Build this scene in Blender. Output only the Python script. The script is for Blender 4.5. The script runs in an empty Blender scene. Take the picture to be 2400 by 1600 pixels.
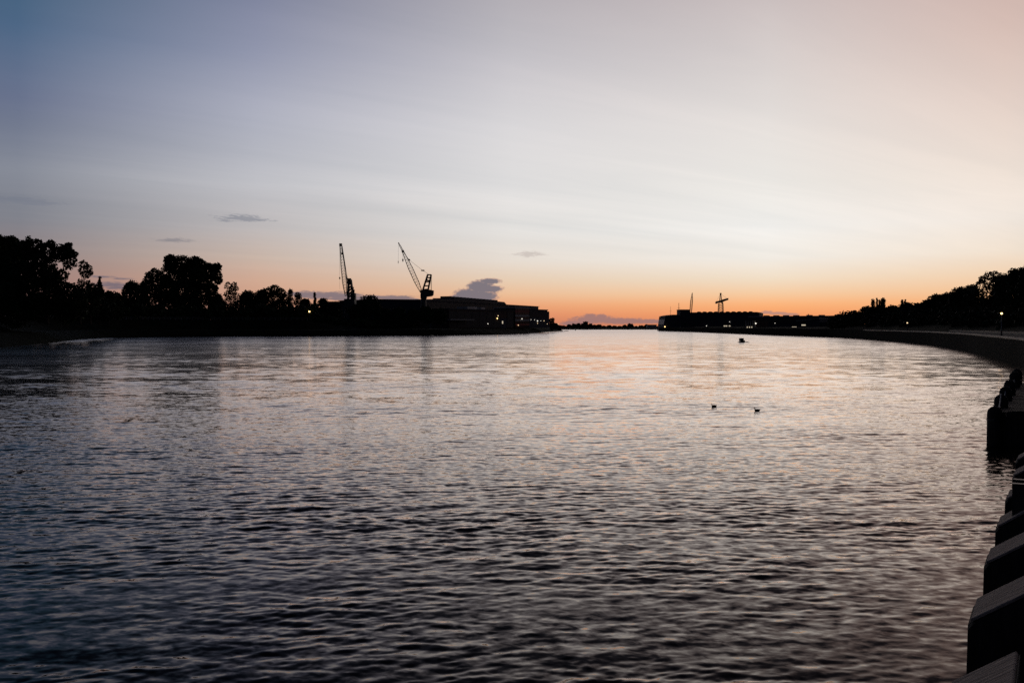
import bpy, bmesh, math, random
import numpy as np
from mathutils import Vector, Matrix

random.seed(7)
rng = np.random.default_rng(11)
sc = bpy.context.scene
col = sc.collection
rad = math.radians

# ------------------------------------------------------------------ camera
F = 2078.0            # focal length in photo pixels (photo 2400 x 1600)
HZ = 763.0            # photo row of the horizon
CAMZ = 5.0            # eye above the water
PITCH = math.atan((800.0 - HZ) / F)
cam_d = bpy.data.cameras.new("camera")
cam = bpy.data.objects.new("camera", cam_d)
col.objects.link(cam)
cam_d.sensor_width = 36.0
cam_d.lens = 36.0 * F / 2400.0
cam_d.clip_start = 0.1
cam_d.clip_end = 40000.0
cam.location = (0, 0, CAMZ)
cam.rotation_euler = (math.pi / 2 - PITCH, 0, 0)
sc.camera = cam
sc.render.resolution_x, sc.render.resolution_y = 1024, 682
sc.view_settings.view_transform = 'Standard'
sc.view_settings.look = 'None'
sc.view_settings.exposure = 0.0
sc.view_settings.gamma = 1.0
sc.view_settings.use_curve_mapping = False
sc.cycles.use_denoising = False
sc.cycles.max_bounces = 6
sc.cycles.sample_clamp_indirect = 4.0


def at(px, py, d):
    """photo pixel + depth in metres -> world point"""
    u, v = (px - 1200.0) / F, (800.0 - py) / F
    y = math.cos(PITCH) + v * math.sin(PITCH)
    z = -math.sin(PITCH) + v * math.cos(PITCH)
    k = d / y
    return Vector((u * k, d, CAMZ + z * k))


def onz(px, py, z0=0.0):
    """photo pixel on the level plane z = z0"""
    u, v = (px - 1200.0) / F, (800.0 - py) / F
    y = math.cos(PITCH) + v * math.sin(PITCH)
    z = -math.sin(PITCH) + v * math.cos(PITCH)
    k = (z0 - CAMZ) / z
    return Vector((u * k, y * k, z0))


def zz(py, d):
    return at(1200, py, d).z


# ------------------------------------------------------------------ sky
def lin(c):
    return tuple(((x / 255.0) / 12.92 if x / 255.0 <= 0.04045 else ((x / 255.0 + 0.055) / 1.055) ** 2.4) for x in c)


world = bpy.data.worlds.new("World")
sc.world = world
world.use_nodes = True
wt = world.node_tree
wt.nodes.clear()


class NT:
    def __init__(s, t):
        s.t = t

    def n(s, kind, **kw):
        nd = s.t.nodes.new(kind)
        for k, v in kw.items():
            setattr(nd, k, v)
        return nd

    def put(s, sock, v):
        if isinstance(v, (int, float)):
            sock.default_value = v
        elif isinstance(v, (tuple, list)):
            sock.default_value = v
        else:
            s.t.links.new(v, sock)

    def m(s, op, a, b=0.0, c=0.0, clamp=False):
        nd = s.n('ShaderNodeMath', operation=op, use_clamp=clamp)
        for i, v in enumerate((a, b, c)):
            s.put(nd.inputs[i], v)
        return nd.outputs[0]

    def rng(s, v, a, b, c=0.0, d=1.0, smooth=True):
        nd = s.n('ShaderNodeMapRange', interpolation_type='SMOOTHSTEP' if smooth else 'LINEAR')
        nd.clamp = True
        for i, x in enumerate((v, a, b, c, d)):
            s.put(nd.inputs[i], x)
        return nd.outputs[0]

    def mix(s, f, a, b, blend='MIX'):
        nd = s.n('ShaderNodeMix', data_type='RGBA', blend_type=blend)
        s.put(nd.inputs[0], f)
        s.put(nd.inputs[6], a)
        s.put(nd.inputs[7], b)
        return nd.outputs[2]

    def xyz(s, x, y, z=0.0):
        nd = s.n('ShaderNodeCombineXYZ')
        for i, v in enumerate((x, y, z)):
            s.put(nd.inputs[i], v)
        return nd.outputs[0]

    def noise(s, vec, scale, detail=3.0, rough=0.5, dist=0.0):
        nd = s.n('ShaderNodeTexNoise')
        s.put(nd.inputs['Vector'], vec)
        nd.inputs['Scale'].default_value = scale
        nd.inputs['Detail'].default_value = detail
        nd.inputs['Roughness'].default_value = rough
        nd.inputs['Distortion'].default_value = dist
        return nd.outputs[0]


W = NT(wt)
tc = W.n('ShaderNodeTexCoord')
sp = W.n('ShaderNodeSeparateXYZ')
wt.links.new(tc.outputs['Generated'], sp.inputs[0])
dx, dy, dz = sp.outputs
AZ = W.m('MULTIPLY', W.m('ARCTAN2', dx, dy), 180 / math.pi)          # degrees, + = right of the view axis
EL = W.m('MULTIPLY', W.m('ARCSINE', dz), 180 / math.pi)
ELF = W.m('DIVIDE', EL, 60.0, clamp=True)

# elevation stops (degrees) and colours (sRGB) of the afterglow sky at several azimuths
STOPS = [0.0, 0.7, 1.3, 2.0, 2.9, 4.2, 6.0, 8.7, 12.6, 16.4, 20.2, 28, 40, 60]
COLS = {
    -150: [(30, 32, 42), (31, 33, 43), (32, 34, 44), (33, 35, 46), (34, 36, 48), (34, 37, 50), (33, 37, 51), (31, 36, 51), (29, 34, 49),
           (27, 32, 46), (25, 30, 43), (21, 26, 38), (18, 22, 33), (15, 19, 29)],
    -70: [(66, 56, 60), (69, 59, 63), (71, 61, 66), (72, 64, 69), (72, 66, 72), (71, 68, 77), (68, 68, 81), (64, 67, 83), (55, 62, 80),
          (46, 56, 75), (39, 50, 68), (30, 38, 54), (22, 28, 42), (16, 21, 33)],
    -29: [(136, 100, 98), (146, 108, 104), (153, 115, 110), (156, 121, 116), (153, 125, 121), (142, 129, 130), (126, 128, 137), (133, 138, 150),
          (104, 114, 140), (78, 103, 133), (62, 94, 120), (38, 54, 76), (24, 34, 50), (16, 22, 34)],
    -16: [(164, 116, 105), (178, 127, 112), (196, 144, 122), (208, 161, 136), (208, 170, 148), (200, 180, 167), (187, 182, 182), (193, 193, 198),
          (172, 175, 189), (146, 151, 173), (124, 130, 155), (66, 76, 98), (32, 40, 58), (18, 24, 37)],
    0: [(204, 126, 100), (224, 146, 107), (234, 165, 121), (236, 190, 151), (231, 205, 178), (231, 221, 210), (229, 226, 222), (226, 224, 223),
        (216, 214, 216), (199, 196, 201), (178, 174, 180), (96, 98, 112), (43, 49, 66), (20, 25, 38)],
    16: [(228, 138, 90), (246, 160, 104), (252, 180, 122), (246, 204, 162), (241, 222, 197), (243, 237, 228), (241, 239, 235), (234, 231, 226),
         (229, 223, 219), (214, 206, 204), (196, 185, 185), (108, 104, 114), (48, 52, 68), (22, 26, 39)],
    29: [(226, 142, 98), (240, 160, 108), (246, 178, 124), (244, 196, 152), (242, 210, 177), (242, 226, 208), (241, 231, 221), (236, 223, 212),
         (228, 209, 199), (214, 190, 181), (202, 175, 168), (112, 103, 109), (50, 53, 66), (22, 26, 39)],
    70: [(126, 92, 84), (132, 97, 88), (136, 103, 94), (136, 109, 102), (133, 113, 109), (128, 115, 116), (121, 114, 120), (111, 109, 119),
         (94, 97, 112), (78, 85, 104), (66, 74, 94), (42, 50, 68), (27, 33, 47), (17, 22, 35)],
    150: [(30, 32, 42), (31, 33, 43), (32, 34, 44), (33, 35, 46), (34, 36, 48), (34, 37, 50), (33, 37, 51), (31, 36, 51), (29, 34, 49),
           (27, 32, 46), (25, 30, 43), (21, 26, 38), (18, 22, 33), (15, 19, 29)],
}
keys = sorted(COLS)
sky = None
for i, a in enumerate(keys):
    r = W.n('ShaderNodeValToRGB')
    wt.links.new(ELF, r.inputs[0])
    cr = r.color_ramp
    cr.interpolation = 'LINEAR'
    while len(cr.elements) > 1:
        cr.elements.remove(cr.elements[0])
    for j, (e, c) in enumerate(zip(STOPS, COLS[a])):
        el = cr.elements[0] if j == 0 else cr.elements.new(e / 60.0)
        el.position = e / 60.0
        el.color = (*lin(c), 1)
    if sky is None:
        sky = r.outputs[0]
    else:
        f = W.rng(AZ, float(keys[i - 1]), float(a), smooth=False)
        sky = W.mix(f, sky, r.outputs[0])

# high thin cirrus veil: a layer seen in perspective, streaked by the wind
inv = W.m('DIVIDE', 1.0, W.m('MAXIMUM', W.m('ADD', dz, 0.03), 0.03))
lx, ly = W.m('MULTIPLY', dx, inv), W.m('MULTIPLY', dy, inv)
al = W.m('ADD', W.m('MULTIPLY', lx, 0.80), W.m('MULTIPLY', ly, 0.60))      # along the wind
ac = W.m('SUBTRACT', W.m('MULTIPLY', lx, 0.60), W.m('MULTIPLY', ly, 0.80))  # across it
lay = W.xyz(W.m('MULTIPLY', al, 0.22), W.m('MULTIPLY', ac, 1.25), 3.3)
ci = W.noise(lay, 1.3, 7.0, 0.6, 0.9)
ci2 = W.noise(lay, 0.42, 4.0, 0.55, 1.2)
veil = W.m('ADD', W.m('MULTIPLY', W.m('SUBTRACT', ci, 0.5), 0.16), W.m('MULTIPLY', W.m('SUBTRACT', ci2, 0.5), 0.22))
veil = W.m('MULTIPLY', veil, W.rng(EL, 1.5, 7.0))
sky = W.mix(1.0, sky, W.xyz(W.m('ADD', 1.0, W.m('MULTIPLY', veil, 1.15)), W.m('ADD', 1.0, W.m('MULTIPLY', veil, 0.95)), W.m('ADD', 1.0, W.m('MULTIPLY', veil, 0.8))), 'MULTIPLY')


def ang(px, py):
    p = at(px, py, 1000.0) - Vector((0, 0, CAMZ))
    return math.degrees(math.atan2(p.x, p.y)), math.degrees(math.asin(p.z / p.length))


DEG = math.degrees(1 / F)
wv = W.xyz(AZ, W.m('MULTIPLY', EL, 1.6), 0.0)
puff = W.m('SUBTRACT', W.noise(wv, 4.2, 6.0, 0.62), 0.5)      # billowy edge
wv2 = W.xyz(W.m('MULTIPLY', AZ, 0.9), W.m('MULTIPLY', W.m('ADD', EL, W.m('MULTIPLY', AZ, 0.04)), 5.0), 5.0)
wisp = W.m('SUBTRACT', W.noise(wv2, 1.7, 6.0, 0.68, 0.6), 0.5)    # stretched wisps


def cloud_mask(ells, warp, amount, soft):
    best = None
    for (px, py, rx, ry) in ells:
        a0, e0 = ang(px, py)
        ax = W.m('DIVIDE', W.m('SUBTRACT', AZ, a0), rx * DEG)
        ey = W.m('DIVIDE', W.m('SUBTRACT', EL, e0), ry * DEG)
        q = W.m('SQRT', W.m('ADD', W.m('MULTIPLY', ax, ax), W.m('MULTIPLY', ey, ey)))
        best = q if best is None else W.m('SMOOTH_MIN', best, q, 0.25)
    v = W.m('ADD', best, W.m('MULTIPLY', warp, amount))
    return W.rng(v, 1.0 + soft, 1.0 - soft)


def over(base, mask, rgb, k):
    return W.mix(W.m('MULTIPLY', mask, k), base, (*lin(rgb), 1))


# the heap cloud behind the shipyard hall, its pink lit rim, and the bank on the horizon
heap = [(1126, 673, 30, 15), (1100, 690, 34, 13), (1146, 677, 30, 8), (1148, 659, 24, 6), (1076, 700, 26, 9), (1130, 694, 34, 14)]
m_heap = cloud_mask(heap, puff, 1.2, 0.28)
m_rim = cloud_mask([(x + 2, y - 1, a * 1.08, b * 1.1) for (x, y, a, b) in heap], puff, 0.9, 0.2)
sky = over(sky, m_rim, (206, 158, 140), 0.55)
sky = over(sky, m_heap, (112, 110, 122), 0.9)
bank = [(1395, 749, 55, 9), (1455, 752, 60, 7), (1345, 757, 30, 6), (1518, 753, 50, 5), (1383, 741, 17, 6), (1410, 741, 14, 5)]
sky = over(sky, cloud_mask(bank, puff, 1.5, 0.35), (150, 118, 118), 0.85)
strat = [(770, 692, 75, 8), (715, 690, 40, 7), (880, 697, 90, 5), (930, 701, 60, 3), (820, 700, 60, 4)]  # low layer
sky = over(sky, cloud_mask(strat, wisp, 2.4, 0.4), (116, 108, 120), 0.85)
sky = over(sky, cloud_mask([(560, 511, 40, 6), (585, 515, 34, 4), (530, 517, 22, 2.5)], wisp, 4.5, 0.5), (124, 128, 140), 0.62)
sky = over(sky, cloud_mask([(410, 563, 34, 3.4), (420, 562, 12, 4)], wisp, 4.5, 0.6), (116, 116, 126), 0.55)
sky = over(sky, cloud_mask([(1241, 595, 26, 5)], wisp, 6.0, 0.6), (170, 156, 152), 0.42)
sky = over(sky, cloud_mask([(40, 468, 48, 6), (80, 474, 40, 5)], wisp, 4.0, 0.8), (112, 118, 134), 0.4)
sky = over(sky, cloud_mask([(240, 649, 22, 2.4), (285, 653, 18, 2), (262, 667, 30, 5), (275, 674, 20, 3)], wisp, 3.0, 0.7), (100, 98, 114), 0.75)
sky = over(sky, cloud_mask([(1797, 732, 12, 4), (1822, 734, 22, 3), (1850, 736, 20, 2.5)], puff, 1.6, 0.4), (176, 136, 128), 0.8)

bg = W.n('ShaderNodeBackground')
wt.links.new(sky, bg.inputs[0])
bg.inputs[1].default_value = 1.0
wo = W.n('ShaderNodeOutputWorld')
wt.links.new(bg.outputs[0], wo.inputs[0])
# the sun is already below the horizon: the afterglow sky is the only daylight


# ------------------------------------------------------------------ materials
def mat(name, rgb, rough=0.8, var=0.25, scale=1.0, metal=0.0, bump=0.0, grain=None, emit=None, es=0.0):
    m = bpy.data.materials.new(name)
    m.use_nodes = True
    t = NT(m.node_tree)
    b = m.node_tree.nodes['Principled BSDF']
    b.inputs['Roughness'].default_value = rough
    b.inputs['Metallic'].default_value = metal
    if rough >= 0.7:
        b.inputs['Specular IOR Level'].default_value = 0.12 if rough < 0.88 else 0.03
    if emit:
        b.inputs['Base Color'].default_value = (*rgb, 1)
        b.inputs['Emission Color'].default_value = (*emit, 1)
        b.inputs['Emission Strength'].default_value = es
        return m
    c = t.n('ShaderNodeTexCoord')
    vec = c.outputs['Object']
    if grain:
        mp = t.n('ShaderNodeMapping')
        m.node_tree.links.new(vec, mp.inputs[0])
        mp.inputs['Scale'].default_value = grain
        vec = mp.outputs[0]
    nz = t.noise(vec, scale, 6.0, 0.6)
    lo = tuple(x * (1 - var) for x in rgb)
    hi = tuple(min(1, x * (1 + var)) for x in rgb)
    m.node_tree.links.new(t.mix(t.rng(nz, 0.3, 0.7), (*lo, 1), (*hi, 1)), b.inputs['Base Color'])
    if bump:
        bn = t.n('ShaderNodeBump')
        bn.inputs['Strength'].default_value = bump
        bn.inputs['Distance'].default_value = 0.02
        m.node_tree.links.new(nz, bn.inputs['Height'])
        m.node_tree.links.new(bn.outputs[0], b.inputs['Normal'])
    return m


M = dict(
    leaf=mat('leaf', (0.035, 0.048, 0.022), 0.7, 0.35, 0.3),
    leaf2=mat('leaf_olive', (0.042, 0.045, 0.024), 0.7, 0.35, 0.3),
    needle=mat('needle', (0.022, 0.035, 0.022), 0.7, 0.3, 0.4),
    bark=mat('bark', (0.06, 0.048, 0.038), 0.9, 0.4, 2.0, grain=(1, 1, 0.2)),
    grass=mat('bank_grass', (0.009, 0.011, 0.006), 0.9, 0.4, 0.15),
    soil=mat('riverbed', (0.05, 0.045, 0.035), 0.9, 0.3, 0.1),
    yard=mat('yard_concrete', (0.12, 0.115, 0.11), 0.9, 0.3, 0.1),
    asphalt=mat('asphalt', (0.05, 0.05, 0.052), 0.85, 0.25, 0.6),
    concrete=mat('concrete', (0.30, 0.28, 0.26), 0.85, 0.35, 1.2, bump=0.3),
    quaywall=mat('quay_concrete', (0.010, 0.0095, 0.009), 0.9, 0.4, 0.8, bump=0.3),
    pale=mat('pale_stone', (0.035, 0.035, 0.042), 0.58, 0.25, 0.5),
    timber=mat('weathered_timber', (0.42, 0.33, 0.275), 0.85, 0.5, 3.0, grain=(14, 1.5, 1.5), bump=0.5),
    oldtimber=mat('tarred_timber', (0.06, 0.05, 0.045), 0.8, 0.4, 3.0, grain=(6, 6, 0.8), bump=0.4),
    iron=mat('iron', (0.07, 0.065, 0.065), 0.45, 0.3, 4.0, metal=0.7),
    rubber=mat('rubber', (0.02, 0.02, 0.022), 0.55, 0.2, 4.0),
    cranesteel=mat('crane_steel', (0.045, 0.05, 0.06), 0.6, 0.25, 0.6),
    cranerust=mat('crane_red_steel', (0.12, 0.05, 0.035), 0.6, 0.3, 0.6),
    cladding=mat('dark_cladding', (0.055, 0.06, 0.08), 0.78, 0.15, 0.05),
    cladding2=mat('grey_cladding', (0.07, 0.062, 0.062), 0.78, 0.15, 0.05),
    brick=mat('brown_brick', (0.09, 0.058, 0.05), 0.85, 0.25, 0.3),
    roof=mat('roof_sheet', (0.06, 0.06, 0.068), 0.78, 0.2, 0.1),
    paleroof=mat('pale_roof_sheet', (0.42, 0.40, 0.40), 0.45, 0.15, 0.1),
    palewall=mat('pale_cladding', (0.50, 0.46, 0.42), 0.6, 0.12, 0.1),
    red=mat('red_panel', (0.38, 0.07, 0.05), 0.5, 0.15, 0.2),
    glass=mat('window_glass', (0.02, 0.022, 0.026), 0.08, 0.1, 0.2),
    white=mat('white_paint', (0.62, 0.62, 0.62), 0.4, 0.1, 0.5),
    fence=mat('galvanised_steel', (0.20, 0.20, 0.21), 0.5, 0.15, 1.0),
    hull=mat('boat_hull', (0.10, 0.10, 0.11), 0.35, 0.15, 0.5),
    duck=mat('duck_plumage', (0.045, 0.036, 0.03), 0.8, 0.4, 30.0),
    bill=mat('duck_bill', (0.18, 0.13, 0.05), 0.5, 0.2, 10.0),
    warm=mat('warm_lamp', (0.8, 0.7, 0.5), emit=(1.0, 0.62, 0.24), es=5.0),
    warm2=mat('soft_warm_lamp', (0.8, 0.7, 0.5), emit=(1.0, 0.72, 0.42), es=1.6),
    cool=mat('cool_lamp', (0.8, 0.8, 0.8), emit=(1.0, 0.93, 0.8), es=1.7),
    litwin=mat('lit_window', (0.5, 0.45, 0.4), emit=(1.0, 0.85, 0.62), es=0.55),
    car=mat('car_paint', (0.5, 0.52, 0.55), 0.3, 0.05, 0.5),
)


# ------------------------------------------------------------------ mesh helpers
class MB:
    def __init__(s):
        s.v, s.f = [], []

    def add(s, vs, fs):
        o = len(s.v)
        s.v += [tuple(v) for v in vs]
        s.f += [tuple(i + o for i in f) for f in fs]
        return s

    def box(s, x0, x1, y0, y1, z0, z1):
        vs = [(x, y, z) for z in (z0, z1) for (x, y) in ((x0, y0), (x1, y0), (x1, y1), (x0, y1))]
        return s.add(vs, [(3, 2, 1, 0), (4, 5, 6, 7), (0, 1, 5, 4), (1, 2, 6, 5), (2, 3, 7, 6), (3, 0, 4, 7)])

    def cbox(s, x0, x1, y0, y1, z0, z1, c):
        """box with chamfered vertical edges and top"""
        pl = lambda e: [(x0 + e, y0), (x1 - e, y0), (x1, y0 + e), (x1, y1 - e), (x1 - e, y1), (x0 + e, y1), (x0, y1 - e), (x0, y0 + e)]
        top = [(x0 + 2 * c, y0 + c), (x1 - 2 * c, y0 + c), (x1 - c, y0 + 2 * c), (x1 - c, y1 - 2 * c), (x1 - 2 * c, y1 - c), (x0 + 2 * c, y1 - c), (x0 + c, y1 - 2 * c), (x0 + c, y0 + 2 * c)]
        vs = [(x, y, z0) for x, y in pl(c)] + [(x, y, z1 - c) for x, y in pl(c)] + [(x, y, z1) for x, y in top]
        fs = [tuple(range(7, -1, -1)), tuple(range(16, 24))]
        for k in (0, 8):
            for i in range(8):
                j = (i + 1) % 8
                fs.append((k + i, k + j, k + 8 + j, k + 8 + i))
        return s.add(vs, fs)

    def prism(s, pts, z0, z1):
        """footprint polygon (counter-clockwise) raised from z0 to z1"""
        n = len(pts)
        vs = [(p[0], p[1], z0) for p in pts] + [(p[0], p[1], z1) for p in pts]
        fs = [tuple(range(n - 1, -1, -1)), tuple(range(n, 2 * n))]
        fs += [(i, (i + 1) % n, n + (i + 1) % n, n + i) for i in range(n)]
        return s.add(vs, fs)

    def extr(s, prof, y0, y1):
        """x-z profile pushed along y"""
        n = len(prof)
        vs = [(p[0], y0, p[1]) for p in prof] + [(p[0], y1, p[1]) for p in prof]
        fs = [tuple(range(n)), tuple(range(2 * n - 1, n - 1, -1))]
        fs += [(i, n + i, n + (i + 1) % n, (i + 1) % n) for i in range(n)]
        return s.add(vs, fs)

    def beam(s, a, b, w, h=None, sides=4, w2=None):
        a, b = Vector(a), Vector(b)
        d = (b - a)
        if d.length < 1e-6:
            return s
        d.normalize()
        up = Vector((0, 0, 1)) if abs(d.z) < 0.95 else Vector((1, 0, 0))
        x = d.cross(up).normalized()
        y = x.cross(d).normalized()
        h = h or w
        w2 = w2 or w
        vs = []
        for p, k in ((a, 1.0), (b, w2 / w)):
            for i in range(sides):
                t = 2 * math.pi * (i + 0.5) / sides
                r = 0.7071 if sides == 4 else 0.5
                vs.append(p + x * math.cos(t) * w * r * k + y * math.sin(t) * h * r * k)
        fs = [tuple(range(sides)), tuple(range(2 * sides - 1, sides - 1, -1))]
        fs += [(i, sides + i, sides + (i + 1) % sides, (i + 1) % sides) for i in range(sides)]
        return s.add(vs, fs)

    def tube(s, pts, rs, sides=8):
        """tube through points with a radius at each"""
        pts = [Vector(p) for p in pts]
        rings = []
        for i, p in enumerate(pts):
            d = (pts[min(i + 1, len(pts) - 1)] - pts[max(i - 1, 0)]).normalized()
            up = Vector((0, 1, 0)) if abs(d.y) < 0.9 else Vector((1, 0, 0))
            x = d.cross(up).normalized()
            y = x.cross(d).normalized()
            r = rs[i]
            rx, ry = r if isinstance(r, tuple) else (r, r)
            rings.append([p + x * math.cos(2 * math.pi * k / sides) * rx + y * math.sin(2 * math.pi * k / sides) * ry for k in range(sides)])
        vs = [v for r in rings for v in r]
        fs = [tuple(range(sides)), tuple(range(len(vs) - 1, len(vs) - sides - 1, -1))]
        for i in range(len(rings) - 1):
            for k in range(sides):
                a, b = i * sides + k, i * sides + (k + 1) % sides
                fs.append((a, a + sides, b + sides, b))
        return s.add(vs, fs)

    def mesh(s, name):
        me = bpy.data.meshes.new(name)
        me.from_pydata(s.v, [], s.f)
        bm = bmesh.new()
        bm.from_mesh(me)
        bmesh.ops.recalc_face_normals(bm, faces=bm.faces)
        bm.to_mesh(me)
        bm.free()
        return me

    def build(s, name, m, parent=None, smooth=False):
        me = s.mesh(name)
        me.materials.append(M[m])
        if smooth:
            me.shade_smooth()
        o = bpy.data.objects.new(name, me)
        col.objects.link(o)
        o.parent = parent
        return o


def link(name, me, parent=None, loc=(0, 0, 0), rot=None, scale=None):
    o = bpy.data.objects.new(name, me)
    col.objects.link(o)
    o.parent = parent
    o.location = loc
    if rot:
        o.rotation_euler = rot
    if scale:
        o.scale = scale
    return o


def tag(o, label, cat, group=None):
    o['label'] = label
    o['category'] = cat
    if group:
        o['group'] = group
    return o


def thing(name, label, cat, loc=(0, 0, 0), rz=0.0, group=None):
    o = bpy.data.objects.new(name, None)
    o.empty_display_size = 0.5
    col.objects.link(o)
    o.location = loc
    o.rotation_euler = (0, 0, rz)
    return tag(o, label, cat, group)


def structure(o):
    o['kind'] = 'structure'
    return o


def icos(r, sub=1):
    bm = bmesh.new()
    bmesh.ops.create_icosphere(bm, subdivisions=sub, radius=r)
    vs = [tuple(v.co) for v in bm.verts]
    fs = [tuple(v.index for v in f.verts) for f in bm.faces]
    bm.free()
    return vs, fs


# ------------------------------------------------------------------ shore lines (photo pixels of the water's edge -> metres)
SHORE_L = [onz(*p) for p in [(-700, 880), (-350, 846), (0, 815), (120, 803), (250, 792), (500, 788.6), (750, 788), (900, 787.2), (1000, 786.4),
                             (1100, 785.4), (1180, 783.8), (1240, 781), (1290, 777.6), (1322, 775.6)]]
Q_NEAR0 = Vector((-0.5, 0, 0))
QD = Vector((0.524, 0.852, 0)).normalized()       # direction of the near quay
QN = Vector((QD.y, -QD.x, 0))                     # inland
far_q = [(2396, 866), (2350, 849), (2300, 834), (2256, 822), (2200, 812.4), (2160, 806.8), (2080, 799), (2000, 793), (1950, 790.2), (1900, 788.4),
         (1800, 785), (1700, 781), (1620, 778), (1543, 775.6)]
SHORE_R = [Q_NEAR0 + QD * s for s in (-60, -20, 0, 20, 45, 75)] + [onz(*p) for p in far_q]


def smooth_line(pts, n):
    """evenly resampled Catmull-Rom through the points"""
    out = []
    P = [pts[0] * 2 - pts[1]] + list(pts) + [pts[-1] * 2 - pts[-2]]
    for i in range(1, len(P) - 2):
        for k in range(12):
            t = k / 12
            a, b, c, d = P[i - 1], P[i], P[i + 1], P[i + 2]
            out.append(0.5 * ((2 * b) + (c - a) * t + (2 * a - 5 * b + 4 * c - d) * t * t + (3 * b - a - 3 * c + d) * t ** 3))
    out.append(pts[-1])
    cum = [0]
    for a, b in zip(out, out[1:]):
        cum.append(cum[-1] + (b - a).length)
    res = []
    j = 0
    for k in range(n):
        s = cum[-1] * k / (n - 1)
        while j < len(cum) - 2 and cum[j + 1] < s:
            j += 1
        t = (s - cum[j]) / max(1e-9, cum[j + 1] - cum[j])
        res.append(out[j].lerp(out[j + 1], t))
    return res, cum[-1]


LL, LLEN = smooth_line(SHORE_L, 160)
RL, RLEN = smooth_line(SHORE_R, 240)


def normals(line, side):
    ns = []
    for i in range(len(line)):
        d = (line[min(i + 1, len(line) - 1)] - line[max(i - 1, 0)])
        d = Vector((d.x, d.y, 0)).normalized()
        ns.append(Vector((-d.y, d.x, 0)) * side)
    # smooth the normals so that wide offsets do not cross
    for _ in range(6):
        ns = [((ns[max(0, i - 1)] + ns[i] + ns[min(len(ns) - 1, i + 1)]) / 3).normalized() for i in range(len(ns))]
    return ns


LN = normals(LL, 1)
RN = normals(RL, -1)


def strip(name, rows, m):
    """a land sheet through rows of points"""
    b = MB()
    n = len(rows[0])
    vs = [p for r in rows for p in r]
    fs = [(i * n + j, i * n + j + 1, (i + 1) * n + j + 1, (i + 1) * n + j) for i in range(len(rows) - 1) for j in range(n - 1)]
    b.add(vs, fs)
    return b


# left bank: stony toe, path, dike; flattens to the shipyard yard
def crest(i):
    x = 1200 + F * LL[i].x / max(LL[i].y, 1)
    t = min(1, max(0, (x - 700) / 230))
    return 7.6 * (1 - t) + 3.6 * t


nz = lambda s: random.uniform(-s, s)
rows = []
for off, zf in ((-3, lambda c: -1.6), (0, lambda c: -0.12), (2, lambda c: 1.0), (7, lambda c: 2.9), (14, lambda c: 3.2), (17, lambda c: 3.25),
                (27, lambda c: max(3.4, c)), (31, lambda c: max(3.4, c)), (48, lambda c: max(3.4, c - 2))):
    rows.append([(LL[i] + LN[i] * (off + (nz(0.5) if -1 < off < 8 else 0))) + Vector((0, 0, zf(crest(i)) + nz(0.12))) for i in range(len(LL))])
rows.append([rows[-1][i] + Vector((-0.35, 1, 0)) * 3000 for i in range(len(LL))])
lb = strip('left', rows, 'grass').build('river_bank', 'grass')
structure(lb)

# right bank: promenade behind the quay wall, bank, wooded rise
QZ = 3.25
rows = []
for off, z in ((0.62, QZ), (5, QZ + .02), (11.4, QZ + .04), (11.9, QZ + 0.3), (22, 6.5), (34, 9.5), (60, 10.0)):
    rows.append([RL[i] + RN[i] * off + Vector((0, 0, z if off < 12 else z * (1.0 if RL[i].y < 390 else max(.4, 1 - (RL[i].y - 390) / 60)) + nz(0.3))) for i in range(len(RL))])
rows.append([rows[-1][i] + Vector((1, 0.15, 0)) * 2500 for i in range(len(RL))])
pr = strip('right', rows[:3], 'asphalt').build('promenade', 'asphalt')
structure(pr)
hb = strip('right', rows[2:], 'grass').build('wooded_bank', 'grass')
structure(hb)

# far bank across the bend
FB = [onz(px, 772.2) for px in range(1000, 1900, 25)]
rows = [[p + Vector((0, o, z + (nz(0.2) if o > 0 else 0))) for p in FB] for o, z in ((-4, -1.0), (0, -0.1), (5, 1.4), (25, 2.0), (4000, 3.0))]
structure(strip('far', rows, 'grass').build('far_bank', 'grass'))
structure(MB().add([(-9000, -3000, -4), (9000, -3000, -4), (9000, 15000, -4), (-9000, 15000, -4)], [(0, 1, 2, 3)]).build('riverbed', 'soil'))

# ------------------------------------------------------------------ water: displaced waves near, finer ripples in the shader
def waves(X, Y):
    """height of the river chop at world points"""
    Z = np.zeros_like(X)
    r = np.random.default_rng(5)
    lam = np.exp(r.uniform(np.log(0.13), np.log(2.6), 104))
    for L in lam:
        k = 2 * np.pi / L
        th = r.normal(-1.42, 0.33) if r.uniform() < 0.7 else r.normal(-1.0, 0.6)      # mostly along the fairway, some crossing
        ph = r.uniform(0, 2 * np.pi)
        slope = 0.0178 * (1.0 if L < 0.4 else (0.4 / L) ** 0.85)
        arg = k * (X * np.cos(th) + Y * np.sin(th)) + ph
        reach = 30.0 * (L / 0.22) ** 0.8               # the grid carries each wave only as far as it resolves it
        Z += slope / k * (np.sin(arg) + 0.25 * np.cos(2 * arg)) * np.clip(1.6 - Y / reach, 0, 1)
    # gusts and eddies: calmer and rougher patches of many sizes
    g = np.zeros_like(X)
    for k in range(14):
        L = np.exp(r.uniform(np.log(2.2), np.log(22)))
        th = r.uniform(0, np.pi)
        g += np.sin(2 * np.pi / L * (0.45 * X * np.cos(th) + Y * np.sin(th)) + r.uniform(0, 6.3)) * (L / 9) ** 0.25
    return Z * np.clip(0.86 + 0.17 * g, 0.25, 1.6)


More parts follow.
